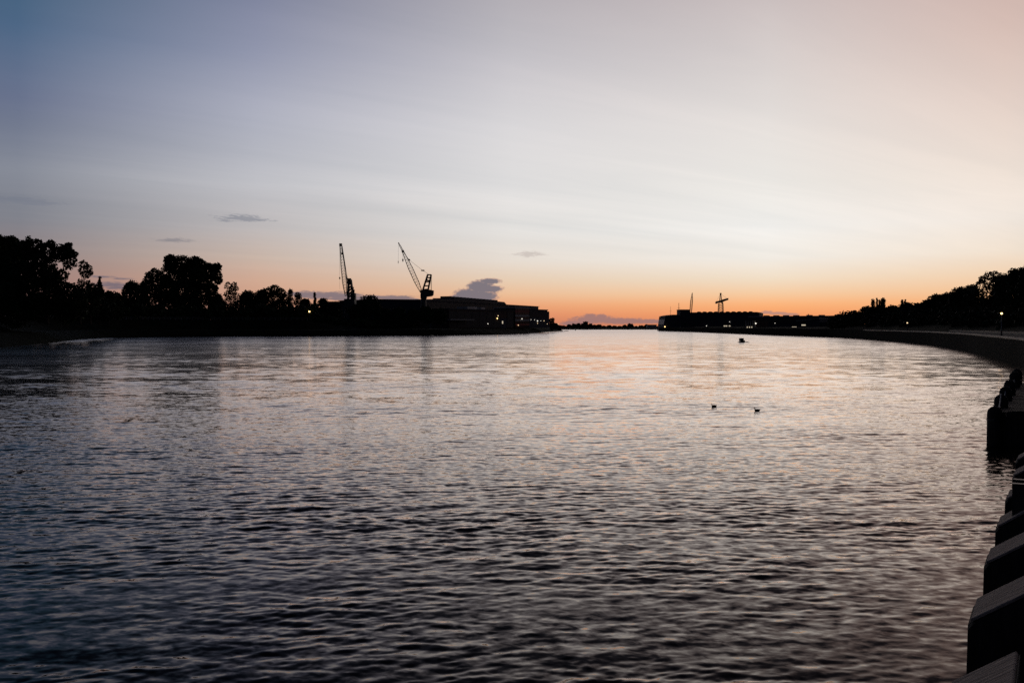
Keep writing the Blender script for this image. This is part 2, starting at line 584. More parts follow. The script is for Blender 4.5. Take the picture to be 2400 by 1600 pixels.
ds = [6.0]
while ds[-1] < 170:
    ds.append(ds[-1] + 0.036 * (max(ds[-1], 9) / 10) ** 0.78)
ds = np.array(ds)
NEARN = len(ds)
ds = np.concatenate([ds, np.geomspace(172, 11000, 60)])
ths = np.radians(np.concatenate([[-80, -60, -45], np.linspace(-34, 34, 440), [45, 60, 80]]))
RR, TT = np.meshgrid(ds, ths, indexing='ij')
Xw, Yw = RR * np.tan(ths)[None, :] * 1.0, RR * np.ones_like(TT)
fade = np.clip((165 - RR) / 90, 0, 1)
Zw = waves(Xw, Yw) * fade
co = np.stack([Xw, Yw, Zw], -1).reshape(-1, 3)
nr, nc = RR.shape
idx = np.arange(nr * nc).reshape(nr, nc)
qd = np.stack([idx[:-1, :-1], idx[:-1, 1:], idx[1:, 1:], idx[1:, :-1]], -1).reshape(-1, 4)


def np_mesh(name, co, quads, m, smooth=False):
    me = bpy.data.meshes.new(name)
    me.vertices.add(len(co))
    me.vertices.foreach_set('co', np.ascontiguousarray(co, dtype=np.float32).ravel())
    me.loops.add(quads.size)
    me.loops.foreach_set('vertex_index', np.ascontiguousarray(quads, dtype=np.int32).ravel())
    me.polygons.add(len(quads))
    me.polygons.foreach_set('loop_start', np.arange(0, quads.size, 4, dtype=np.int32))
    me.update(calc_edges=True)
    if smooth:
        me.shade_smooth()
    me.materials.append(M[m] if isinstance(m, str) else m)
    return me


wm = bpy.data.materials.new('river_water')
wm.use_nodes = True
T = NT(wm.node_tree)
B = wm.node_tree.nodes['Principled BSDF']
geo = T.n('ShaderNodeNewGeometry')
gs = T.n('ShaderNodeSeparateXYZ')
wm.node_tree.links.new(geo.outputs['Position'], gs.inputs[0])
px_, py_, _ = gs.outputs
v1 = T.xyz(T.m('MULTIPLY', px_, 0.62), T.m('ADD', py_, T.m('MULTIPLY', px_, 0.12)), 0.0)


def ripple(vec, scale, detail, sx, sy):
    """ripple slopes (x, y) straight from noise, so that they hold at any distance"""
    nd = T.n('ShaderNodeTexNoise')
    T.put(nd.inputs['Vector'], vec)
    nd.inputs['Scale'].default_value = scale
    nd.inputs['Detail'].default_value = detail
    nd.inputs['Roughness'].default_value = 0.55
    nd.inputs['Distortion'].default_value = 0.35
    sub = T.n('ShaderNodeVectorMath', operation='SUBTRACT')
    wm.node_tree.links.new(nd.outputs['Color'], sub.inputs[0])
    sub.inputs[1].default_value = (0.5, 0.5, 0.5)
    mul = T.n('ShaderNodeVectorMath', operation='MULTIPLY')
    wm.node_tree.links.new(sub.outputs[0], mul.inputs[0])
    mul.inputs[1].default_value = (sx, sy, 0.0)
    return mul.outputs[0]


def vsc(v, k):
    nd = T.n('ShaderNodeVectorMath', operation='SCALE')
    wm.node_tree.links.new(v, nd.inputs[0])
    T.put(nd.inputs['Scale'], k)
    return nd.outputs[0]


def vadd(u, v):
    nd = T.n('ShaderNodeVectorMath', operation='ADD')
    wm.node_tree.links.new(u, nd.inputs[0])
    wm.node_tree.links.new(v, nd.inputs[1])
    return nd.outputs[0]


v2 = T.xyz(T.m('MULTIPLY', px_, 0.018), T.m('MULTIPLY', py_, 0.05), 1.0)
gust = T.rng(T.noise(v2, 1.0, 4.0, 0.6, 0.5), 0.34, 0.66, 0.55, 1.25)
farw = T.rng(py_, 25.0, 80.0, 0.0, 1.0)
nearw = T.rng(py_, 25.0, 110.0, 1.0, 0.0)
v3 = T.xyz(T.m('MULTIPLY', px_, 0.16), T.m('MULTIPLY', py_, 0.28), 4.0)
slopes = vadd(vsc(ripple(v1, 4.6, 3.0, 0.26, 0.44), nearw), vsc(vadd(ripple(v1, 0.8, 3.0, 0.16, 0.24), ripple(v3, 1.0, 3.0, 0.10, 0.16)), farw))
# ripples finer than the grid and the noise can show: a rougher mirror further out
rgh = T.m('MULTIPLY', T.m("ADD", 0.025, T.m('MULTIPLY', T.m('SQRT', T.m('DIVIDE', py_, 700.0, clamp=True)), 0.225)), T.rng(gust, 0.55, 1.25, 0.85, 1.08))
vn = T.n('ShaderNodeVectorMath', operation='NORMALIZE')
wm.node_tree.links.new(vadd(geo.outputs['Normal'], vsc(slopes, gust)), vn.inputs[0])
fr = T.n('ShaderNodeFresnel')
fr.inputs['IOR'].default_value = 1.333
refl = T.m('MULTIPLY', T.m('POWER', fr.outputs[0], 1.5), 1.95, clamp=True)
gl = T.n('ShaderNodeBsdfGlossy')
wm.node_tree.links.new(rgh, gl.inputs['Roughness'])
gl.inputs['Color'].default_value = (1, 0.915, 0.875, 1)
df = T.n('ShaderNodeBsdfDiffuse')
df.inputs['Color'].default_value = (0.003, 0.004, 0.006, 1)
mxs = T.n('ShaderNodeMixShader')
wm.node_tree.links.new(refl, mxs.inputs[0])
wm.node_tree.links.new(df.outputs[0], mxs.inputs[1])
wm.node_tree.links.new(gl.outputs[0], mxs.inputs[2])
wm.node_tree.links.new(mxs.outputs[0], [n for n in wm.node_tree.nodes if n.type == 'OUTPUT_MATERIAL'][0].inputs[0])
wm.node_tree.nodes.remove(B)
for nd in (gl, df, fr):
    wm.node_tree.links.new(vn.outputs[0], nd.inputs['Normal'])
river = link('river', np_mesh('river', co, qd, wm, True))
structure(river)


# ------------------------------------------------------------------ trees
def leaves(centres, radii, n_per_m2, size, flat=1.0):
    C, A, Bv = [], [], []
    for c, r in zip(centres, radii):
        n = max(60, int(n_per_m2 * r * r * 12.6 * 4.2))
        d = rng.normal(size=(n, 3))
        d /= np.linalg.norm(d, axis=1, keepdims=True)
        # lumpy surface: sub-clumps
        k = rng.normal(size=(14, 3))
        k /= np.linalg.norm(k, axis=1, keepdims=True)
        lump = 0.80 + 0.30 * np.max(np.clip(d @ k.T, 0, 1) ** 6, axis=1)
        rad_ = r * lump * np.clip(rng.uniform(0.25, 1.0, n) ** 0.45 + rng.normal(0, 0.03, n), 0, 1.12)
        p = d * rad_[:, None]
        p[:, 2] *= flat
        C.append(p + np.array(c))
    C = np.concatenate(C)
    n = len(C)
    a = rng.normal(size=(n, 3))
    a /= np.linalg.norm(a, axis=1, keepdims=True)
    b = np.cross(a, rng.normal(size=(n, 3)))
    b /= np.linalg.norm(b, axis=1, keepdims=True)
    s = 1.12 * size * rng.uniform(0.55, 1.25, n)[:, None]
    v = np.stack([C - a * s, C - b * s * 0.55, C + a * s, C + b * s * 0.55], 1).reshape(-1, 3)
    return v, np.arange(4 * n).reshape(-1, 4)


def tree(name, label, cat, base, blobs, size=0.55, dens=1.0, m='leaf', group=None, trunk=0.45, flat=1.0):
    """blobs: (x, y, z, r) clumps of the crown in world metres; base: foot of the trunk"""
    base = Vector(base)
    t = thing(name, label, cat, base, 0, group)
    bl = [(Vector(b[:3]) - base, b[3]) for b in blobs]
    v, q = leaves([tuple(b[0]) for b in bl], [b[1] for b in bl], dens, size, flat)
    link('crown', np_mesh('crown', v, q, m), t)
    cx = sum((b[0] * b[1] for b in bl), Vector()) / sum(b[1] for b in bl)
    tb = MB()
    fork = cx * 0.45
    fork.z = max(1.0, cx.z * 0.5)
    tb.tube([(0, 0, -0.6), fork * 0.35, fork, cx], [trunk * 1.25, trunk, trunk * 0.8, trunk * 0.35], 7)
    for b, r in sorted(bl, key=lambda e: -e[1])[:7]:
        mid = fork.lerp(b, 0.5) + Vector((nz(.4), nz(.4), 0.3))
        tb.tube([fork, mid, b + Vector((0, 0, r * 0.3))], [trunk * 0.5, trunk * 0.32, trunk * 0.1], 5)
    tb.build('trunk', 'bark', t)
    return t


def px_blobs(lst, d, jit=0.4):
    out = []
    for (px, py, rp) in lst:
        r = rp * d / F
        p = at(px, py, d)
        out.append((p.x, p.y + random.uniform(-jit, jit) * r * 1.6, p.z, r))
    return out


def auto_blobs(px, top, hw, bottom, n=9):
    """round crown of clumps: (photo x, photo y of the top, half width, photo y of the crown's foot)"""
    hh = (bottom - top) / 2
    cy = top + hh
    out = []
    rr0 = min(hw * 0.55, math.sqrt(hw * hh) * 0.42)
    for i in range(n):
        a = 2 * math.pi * (i + random.uniform(-.3, .3)) / n
        rr = rr0 * random.uniform(0.75, 1.1)
        out.append((px + math.cos(a) * max(0, hw - rr) * random.uniform(.8, 1.0), cy - math.sin(a) * (hh - rr) * random.uniform(.85, 1.0), rr))
    out.append((px + hw * nz(.15), top + rr0, rr0))
    k = max(2, int(round(2 * hh / (hw * 0.9))))
    for i in range(k):
        r = hw * 0.72
        out.append((px + hw * nz(.12), top + r * 1.05 + max(0, 2 * hh - 2.1 * r) * i / (k - 1), r))
    return out


def auto_tree(px, top, hw, bottom, d, basez, label, name='broadleaf_tree', n=9, group=None, size=0.5, dens=1.0, m='leaf', flat=1.0):
    x = at(px, 760, d).x
    return tree(name, label, 'tree', (x, d, basez), px_blobs(auto_blobs(px, top, hw, bottom, n), d), size, dens, m, group, max(0.12, hw * d / F * 0.045), flat)


def conifer(px, top, hw, bottom, d, basez, label, group=None):
    bl = []
    n = 16
    for i in range(n):
        f = (i + 0.5) / n
        y = top + (bottom - top) * f
        w = hw * f
        for s in ((-0.5, 0.5) if w > 3 else (0,)):
            bl.append((px + s * w + nz(.8), y, max(2.6, w * 0.6)))
    x = at(px, 760, d).x
    return tree('conifer_tree', label, 'tree', (x, d, basez), px_blobs(bl, d, 0.6), 0.42, 1.5, 'needle', group, 0.25)


DL = 296
tree('broadleaf_tree', 'tallest broad dark tree, cut by the left edge of the photo', 'tree', (at(-40, 760, DL + 8).x, DL + 8, 6),
     px_blobs([(-40, 600, 55), (-10, 582, 30), (18, 578, 27), (40, 590, 28), (10, 620, 50), (-60, 570, 35), (5, 680, 50), (-70, 650, 60), (45, 640, 40), (20, 568, 18), (2, 566, 16), (48, 579, 18)], DL + 8),
     0.55, 1.0, 'leaf', None, 0.6)
tree('broadleaf_tree', 'tall spreading tree with sky showing through its crown, second from the left edge', 'tree', (at(110, 760, DL).x, DL, 6),
     px_blobs([(82, 578, 24), (66, 590, 22), (108, 590, 25), (133, 592, 22), (152, 586, 17), (166, 592, 13), (158, 612, 18), (172, 598, 8), (100, 640, 24), (60, 640, 28), (130, 660, 22),
               (80, 690, 40), (140, 645, 17), (115, 615, 15), (155, 690, 35), (70, 562, 9), (120, 571, 10), (160, 574, 8), (176, 595, 7), (70, 620, 26), (40, 650, 35), (95, 608, 20), (120, 640, 22), (110, 690, 45), (30, 700, 45), (180, 720, 30), (130, 705, 30), (90, 722, 35), (150, 735, 26), (40, 735, 40), (170, 700, 22)], DL),
     0.5, 1.0, 'leaf', None, 0.6)
tree('broadleaf_tree', 'thin branchy tree leaning out beyond the tall trees on the left bank', 'tree', (at(188, 760, DL).x, DL, 6),
     px_blobs([(196, 620, 12), (207, 630, 10), (212, 640, 7), (200, 645, 11), (205, 662, 6), (190, 635, 9), (192, 665, 11), (184, 690, 20), (190, 720, 20)], DL, .6),
     0.42, 0.85, 'leaf2', None, 0.3)
tree('broadleaf_tree', 'low bushy tree at the foot of the thin branchy tree', 'tree', (at(212, 760, DL + 20).x, DL + 20, 6),
     px_blobs([(212, 675, 14), (205, 695, 20), (222, 690, 18), (215, 720, 25)], DL + 20), 0.5, 1.1, 'leaf', None, 0.3)
conifer(234, 648, 24, 745, DL + 40, 6, 'small pointed conifer between the leaning tree and the gap of sky')
auto_tree(256, 680, 20, 748, DL + 60, 6, 'low rounded tree at the bottom of the gap of sky')
auto_tree(276, 686, 16, 750, DL + 95, 6, 'lowest dark tree in the gap between the two tall groups')
auto_tree(306, 657, 25, 748, 420, 6, 'bushy tree with a peaked top left of the great round tree', n=8)
auto_tree(334, 661, 20, 748, 440, 6, 'small dark tree tucked between the peaked bushy tree and its taller neighbour')
tree('broadleaf_tree', 'mid-height tree leaning against the left side of the great round tree', 'tree', (at(366, 760, 466).x, 466, 6),
     px_blobs([(364, 645, 17), (352, 652, 14), (375, 650, 16), (350, 670, 18), (370, 680, 22), (360, 710, 28)], 466), 0.5, 1.0, 'leaf2', None, 0.4)
tree('broadleaf_tree', 'great round spreading tree, biggest crown in the middle of the left bank', 'tree', (at(450, 760, 470).x, 470, 6),
     px_blobs([(405, 614, 19), (392, 624, 15), (428, 616, 20), (450, 622, 22), (470, 622, 18), (485, 635, 20), (503, 630, 14), (508, 645, 14), (512, 657, 11), (440, 650, 35),
               (475, 655, 28), (410, 650, 28), (390, 655, 14), (400, 685, 30), (440, 690, 38), (470, 690, 26), (392, 607, 9), (460, 610, 10), (510, 624, 9), (450, 725, 40), (494, 676, 15), (500, 705, 22), (400, 725, 30)], 470),
     0.55, 1.15, 'leaf', None, 0.8)
auto_tree(508, 690, 22, 745, 478, 6, 'low tree under the right edge of the great round tree', size=.45)
tree('broadleaf_tree', 'slim open-crowned tree just right of the great round tree', 'tree', (at(543, 760, 474).x, 474, 6),
     px_blobs([(538, 671, 10), (550, 668, 8), (553, 676, 6), (545, 683, 11), (533, 690, 12), (552, 694, 10), (540, 712, 18), (528, 722, 18), (556, 722, 16)], 474, .6), 0.42, 0.8, 'leaf', None, 0.25)
auto_tree(580, 680, 30, 745, 480, 6, 'long low tree right of the slim open-crowned tree', n=8)
auto_tree(612, 677, 22, 745, 492, 6, 'small round tree left of the domed tree with a peaked top')
tree('broadleaf_tree', 'domed tree with a peaked top midway along the left bank', 'tree', (at(644, 760, 476).x, 476, 6),
     px_blobs([(645, 679, 13), (630, 686, 14), (658, 686, 13), (620, 696, 14), (668, 700, 14), (645, 700, 22), (645, 725, 26), (620, 720, 20), (668, 722, 20)], 476), 0.48, 1.0, 'leaf', None, 0.4)
auto_tree(680, 676, 9, 742, 484, 6, 'narrow upright tree right of the domed tree', n=6, size=.4)
auto_tree(699, 684, 13, 742, 480, 6, 'open drooping tree left of the tiny conifer', n=6, size=.4, dens=.7, m='leaf2')
auto_tree(716, 699, 16, 745, 486, 5, 'low hedge-like tree behind the lit lamp post')
conifer(738, 686, 10, 742, 488, 5, 'tiny lone conifer standing above the low trees near the lamp')
auto_tree(757, 698, 16, 748, 492, 5, 'small rounded tree right of the tiny conifer')
auto_tree(785, 706, 20, 752, 486, 4.5, 'low bush in front of the slewing crane with the upright jib', name='bush', n=7)
auto_tree(835, 712, 22, 752, 470, 4, 'low bush between the upright crane and the dome-shaped tree', name='bush', n=7)
tree('broadleaf_tree', 'dome-shaped dark tree between the two harbour cranes', 'tree', (at(865, 760, 472).x, 472, 4),
     px_blobs([(858, 705, 15), (872, 704, 14), (850, 716, 14), (884, 712, 9), (866, 720, 22), (850, 735, 18), (885, 728, 14), (888, 740, 14)], 472), 0.45, 1.2, 'leaf', None, 0.4)
for px, top, hw, d, lab in ((905, 722, 20, 466, 'low bush right of the dome-shaped tree'), (935, 718, 22, 468, 'wide bush in front of the leaning-jib crane, left of its pillar'),
                            (968, 722, 20, 464, 'bush at the foot of the leaning-jib crane'), (1000, 716, 22, 462, 'bush right of the leaning-jib crane, before the long hall'),
                            (1030, 722, 22, 464, 'last bush before the lower front hall')):
    auto_tree(px, top, hw, 762, d, 3.6, lab, name='bush', n=8, size=.45)
for px, top, hw, d, lab in ((1303, 757, 8, 715, 'low bush with small lights on the shipyard point'),
                            (1313, 762, 8, 745, 'flat low bush near the tip of the point'), (1319, 763, 6, 775, 'small bush on the very tip of the left point')):
    auto_tree(px, top, hw, 772, d, 2.6, lab, name='bush' if px > 1300 else 'broadleaf_tree', n=6, size=.55, dens=1.2)

tree('broadleaf_tree', 'upright dark tree at the end of the shipyard, beside the last block', 'tree', (at(1294, 760, 690).x, 690, 2.6),
     px_blobs([(1291, 751, 5), (1296, 749, 4.5), (1294, 757, 6), (1288, 762, 6), (1299, 762, 6), (1294, 768, 6)], 690), 0.5, 1.2, 'leaf', None, 0.25)

# undergrowth along the dike crest: one dark mass nobody could count
ub_c, ub_r = [], []
for i in range(len(LL)):
    x = 1200 + F * LL[i].x / max(LL[i].y, 1)
    if x < -500 or x > 1060:
        continue
    hi = 9.0 if x < 250 else (6.0 if x < 700 else 2.0)
    for k in range(26):
        p = LL[i] + LN[i] * random.uniform(33, 54) + Vector((nz(6.5), nz(2.5), 0))
        r = random.uniform(1.6, 3.2)
        ub_c.append((p.x, p.y, max(3.4, crest(i) - 1.2) + r * .3 + random.uniform(0, 1) ** 1.3 * hi))
        ub_r.append(r)
v, q = leaves(ub_c, ub_r, 0.27, 0.9)
ub = link('undergrowth', np_mesh('undergrowth', v, q, 'leaf'))
ub['kind'] = 'stuff'
ub['label'] = 'dark undergrowth and hedges along the left dike under the trees'

# far bank trees
FT = [(1322, 763, 7), (1334, 760, 8), (1345, 758, 8), (1356, 757, 8), (1366, 758, 7), (1383, 758, 8), (1394, 761, 9), (1404, 760, 8), (1416, 763, 9), (1428, 762, 9), (1440, 763, 8),
      (1452, 764, 9), (1464, 761, 8), (1477, 757.5, 9), (1490, 764, 8), (1503, 762, 9), (1516, 760, 8), (1530, 763, 8), (1542, 764, 7)]
for i, (px, top, hw) in enumerate(FT):
    lab = 'small dark tree in the low far tree line beyond the river bend'
    if px == 1477:
        lab = 'rounded tree standing a little higher in the far tree line'
    auto_tree(px, top, hw, 772, 1175 + random.uniform(-8, 20), 1.6, lab, name='far_tree', n=6, group='trees of the far tree line', size=.9, dens=.6)
fb = thing('far_house', 'flat-topped far house rising above the far tree line', 'house', (at(1373, 770, 1165).x, 1165, 1.5))
hx = 13 * 1165 / F / 2 * 0.8
MB().box(-hx, hx, 0, 9, 0, zz(754.5, 1165) - 1.5).build('wall', 'brick', fb)
MB().box(-hx - .3, hx + .3, -.3, 9.3, zz(754.5, 1165) - 1.5, zz(753.6, 1165) - 1.5).build('roof', 'roof', fb)
MB().box(-.8, 1.2, 3, 5, zz(753.6, 1165) - 1.5, zz(752.6, 1165) - 1.5).build('chimney', 'brick', fb)
fb = thing('far_shed', 'pale low far building beside the slanted hall', 'building', (at(1528, 770, 1160).x, 1160, 1.5))
MB().box(-6, 6, 0, 10, 0, zz(762, 1160) - 1.5).build('wall', 'palewall', fb)
MB().box(-6.4, 6.4, -.4, 10.4, zz(762, 1160) - 1.5, zz(760.6, 1160) - 1.5).build('roof', 'roof', fb)

# right bank: wooded rise, crowns read off the skyline
RT = [  # px, top, half width, depth, label
    (1988, 734, 16, 470, 'low rounded tree at the far foot of the wooded right bank'), (1962, 736, 12, 500, 'small tree just behind the end of the long right-bank shed'),
    (2012, 731, 14, 455, 'small tree where the wooded right bank starts to rise'), (2030, 716, 15, 440, 'tree on the rising skyline left of the poplar clump'),
    (2058, 716, 26, 420, 'broad tree under the clump of poplars'), (2092, 714, 20, 405, 'rounded tree between the poplar clump and the twin poplars'),
    (2126, 707, 18, 390, 'rounded tree behind the twin poplars'), (2150, 712, 16, 380, 'lowest tree in the dip right of the twin poplars'),
    (2172, 700, 18, 362, 'tree on the slope just right of the dip'), (2194, 688, 22, 350, 'tree midway up the wooded slope'),
    (2222, 684, 20, 335, 'flat-topped tree above the promenade strip'), (2250, 670, 22, 322, 'rounded tree on the upper slope left of the feathery tree'),
    (2276, 666, 18, 312, 'tree pressed against the feathery tree on its left'), (2352, 640, 24, 270, 'tree between the feathery tree and the corner tree'),
    (2388, 626, 26, 250, 'highest rounded tree, at the right edge of the photo'), (2440, 610, 45, 235, 'large tree half outside the right edge of the photo')]
for px, top, hw, d, lab in RT:
    auto_tree(px, top, hw * 1.3, 755, d, 6.0 if d < 430 else 3.8, lab, n=12, size=.36, dens=1.5, m=random.choice(['leaf', 'leaf2']))
tree('broadleaf_tree', 'feathery spreading tree with sky between its leaves on the right slope', 'tree', (at(2318, 760, 288).x, 288, 6),
     px_blobs([(2318, 647, 12), (2338, 645, 11), (2302, 655, 10), (2295, 665, 7), (2330, 660, 13), (2312, 668, 10), (2345, 655, 9), (2320, 690, 26), (2297, 658, 5), (2322, 720, 34), (2290, 690, 20), (2350, 680, 24)], 288, .5),
     0.34, 1.3, 'leaf2', None, 0.35)
for px, top, hw, lab in ((2046, 699, 4.5, 'leftmost poplar of the tall poplar clump'), (2056, 698, 2.2, 'thin second poplar of the tall poplar clump'), (2061, 702, 2.4, 'short middle poplar of the tall poplar clump'),
                         (2066, 699, 3, 'fourth poplar of the tall poplar clump'), (2071, 696, 4.5, 'tallest rightmost poplar of the poplar clump'),
                         (2115, 701, 3.2, 'left one of the twin poplars'), (2121.5, 701, 2, 'thin right one of the twin poplars')):
    d = 418 if px < 2100 else 394
    bl = [(px + nz(.5), top + hw + k * (24 - hw) / 6, hw * (0.75 if k == 0 else 1.0)) for k in range(9)]
    tree('poplar_tree', lab, 'tree', (at(px, 760, d).x, d, 5.5), px_blobs(bl, d, .3), 0.3, 2.2, 'needle', 'poplars on the right bank', 0.25)
ub_c, ub_r = [], []
for i in range(len(RL)):
    if RL[i].y < 60 or RL[i].y > 432:
        continue
    for k in range(5):
        o_ = random.uniform(16, 42)
        p = RL[i] + RN[i] * o_
        r = random.uniform(1.6, 3.4)
        ub_c.append((p.x, p.y, 4.2 + (o_ - 16) * .22 + r * random.uniform(0.2, 1.0)))
        ub_r.append(r)
v, q = leaves(ub_c, ub_r, 0.5, 0.6)
ub = link('undergrowth', np_mesh('undergrowth', v, q, 'leaf2'))
ub['kind'] = 'stuff'
ub['label'] = 'dense dark undergrowth on the wooded right bank'


# ------------------------------------------------------------------ cranes
def lattice(b, a0, a1, w0, w1, wm_, n, chord, brace, depth=(0, 1, 0)):
    """four-chord truss from a0 to a1: widths at foot, head and middle"""
    a0, a1 = Vector(a0), Vector(a1)
    d = (a1 - a0).normalized()
    dp = Vector(depth)
    sdir = d.cross(dp).normalized()
    pts = []
    for i in range(n + 1):
        t = i / n
        w = w0 + (wm_ - w0) * min(1, t / 0.25) if t < 0.25 else (wm_ if t < 0.6 else wm_ + (w1 - wm_) * (t - 0.6) / 0.4)
        c = a0.lerp(a1, t)
        pts.append([c + sdir * w * sx / 2 + dp * w * sy / 2 for sx, sy in ((-1, -1), (1, -1), (1, 1), (-1, 1))])
    for i in range(n):
        for k in range(4):
            b.beam(pts[i][k], pts[i + 1][k], chord)
            b.beam(pts[i][k], pts[i + 1][(k + 1) % 4], brace)
            b.beam(pts[i + 1][k], pts[i + 1][(k + 1) % 4], brace)
    return b


def crane_leaning():
    d = 500.0
    base = at(993, 767, d)
    base.z = 3.5
    t = thing('harbour_crane', 'slewing harbour crane with a long jib leaning left over the halls', 'crane', base)
    P = lambda px, py, dd=0.0: at(px, py, d) + Vector((0, dd, 0)) - base
    b = MB()
    for sx in (-4.5, 4.5):
        for sy in (-4.5, 4.5):
            b.beam((sx, sy, 0), (sx * 0.55, sy * 0.55, 10), 0.9)
    b.box(-3.6, 3.6, -3.6, 3.6, 9.6, 11)
    for sy in (-4.5, 4.5):
        b.beam((-4.5, sy, 1), (4.5, sy, 1), 0.6)
    b.build('portal', 'cranesteel', t)
    z1 = P(990, 695).z
    MB().prism([(1.55 * math.cos(k * math.pi / 6), 1.55 * math.sin(k * math.pi / 6)) for k in range(12)], 10.9, z1).build('pillar', 'cranesteel', t)
    hz = lambda py: P(990, py).z
    hx = lambda px: P(px, 690).x
    body = [(hx(986.5), hz(700)), (hx(999.5), hz(700)), (hx(1000), hz(695.5)), (hx(1012), hz(694)), (hx(1015.5), hz(691)), (hx(1016.5), hz(681)), (hx(1008), hz(679)), (hx(989), hz(680)), (hx(986), hz(690))]
    hs = MB().extr(body, -2.2, 2.2).build('machine_house', 'cranesteel', t)
    for k in range(3):
        x = hx(1001 + k * 4.2)
        MB().box(x, x + .7, -2.26, -2.2, hz(686), hz(683.5)).build('window', 'glass', hs)
    MB().box(hx(985), hx(988), -1.0, 1.0, hz(686), hz(680)).build('cab', 'cranesteel', t)
    m = MB()
    for sy in (-1.6, 1.6):
        m.beam(P(991, 680, sy), P(1002.5, 643.5, sy), 0.62)
        m.beam(P(1003.5, 679, sy), P(1010.5, 643.5, sy), 0.62)
        for f in (0.02, 0.27, 0.53, 0.62, 0.80, 0.99):
            l, r = P(991, 680, sy).lerp(P(1002.5, 643.5, sy), f), P(1003.5, 679, sy).lerp(P(1010.5, 643.5, sy), f)
            m.beam(l, r, 0.5 if f > 0.1 else 0.8)
        m.beam(P(999, 652, sy), P(1006.5, 661, sy), 0.28)
    for f in (0.27, 0.6, 0.99):
        for a, b2 in (((991, 680), (1002.5, 643.5)), ((1003.5, 679), (1010.5, 643.5))):
            m.beam(P(*a, -1.6).lerp(P(*b2, -1.6), f), P(*a, 1.6).lerp(P(*b2, 1.6), f), 0.4)
    m.build('mast', 'cranesteel', t)
    MB().beam(P(1010.8, 645, -1.6), P(1010.8, 681, -1.6), 0.16).beam(P(1010.8, 645, 1.6), P(1010.8, 681, 1.6), 0.16).build('back_stay', 'iron', t)
    j = MB()
    lattice(j, P(988, 686), P(944.3, 589), 1.0, 0.9, 2.3, 15, 0.2, 0.09)
    jo = j.build('jib', 'cranerust', t)
    lattice(MB(), P(944.3, 589), P(934.3, 569.5), 0.9, 0.25, 0.7, 5, 0.16, 0.1).build('fly_jib', 'cranesteel', jo)
    MB().box(-.6, .6, -.7, .7, -.6, .6).build('jib_head', 'iron', jo).location = P(944.3, 589)
    MB().box(-.25, .25, -.3, .3, -.3, .3).build('sheave', 'iron', jo).location = P(934.3, 569.6)
    MB().box(-.5, .5, -.8, .8, -.4, .4).build('pulley_frame', 'iron', jo).location = P(958.8, 609)
    r = MB()
    for sy in (-.9, .9):
        r.beam(P(958.8, 609, sy), P(990.5, 633.5, sy), 0.10)
        r.beam(P(990.5, 633.5, sy), P(1005, 643, sy), 0.12)
        r.beam(P(944.3, 589, sy), P(958.8, 609, sy), 0.12)
    ro = r.build('luffing_rope', 'iron', t)
    MB().box(-.85, .85, -1, 1, -.28, .28).build('luffing_block', 'iron', ro).location = P(991, 633.8)
    h = MB().beam(P(944.3, 590), P(944.2, 607), 0.09).build('hoist_rope', 'iron', t)
    MB().cbox(-.36, .36, -.3, .3, -.5, .5, .08).box(-.2, .2, -.15, .15, -1.1, -.5).build('hook_block', 'iron', h).location = P(944.2, 609)
    h = MB().beam(P(934, 570.5), P(933.4, 618), 0.07).build('fly_rope', 'iron', t)
    MB().box(-.16, .16, -.15, .15, -.6, .6).build('fly_hook', 'iron', h).location = P(933.4, 614)


crane_leaning()


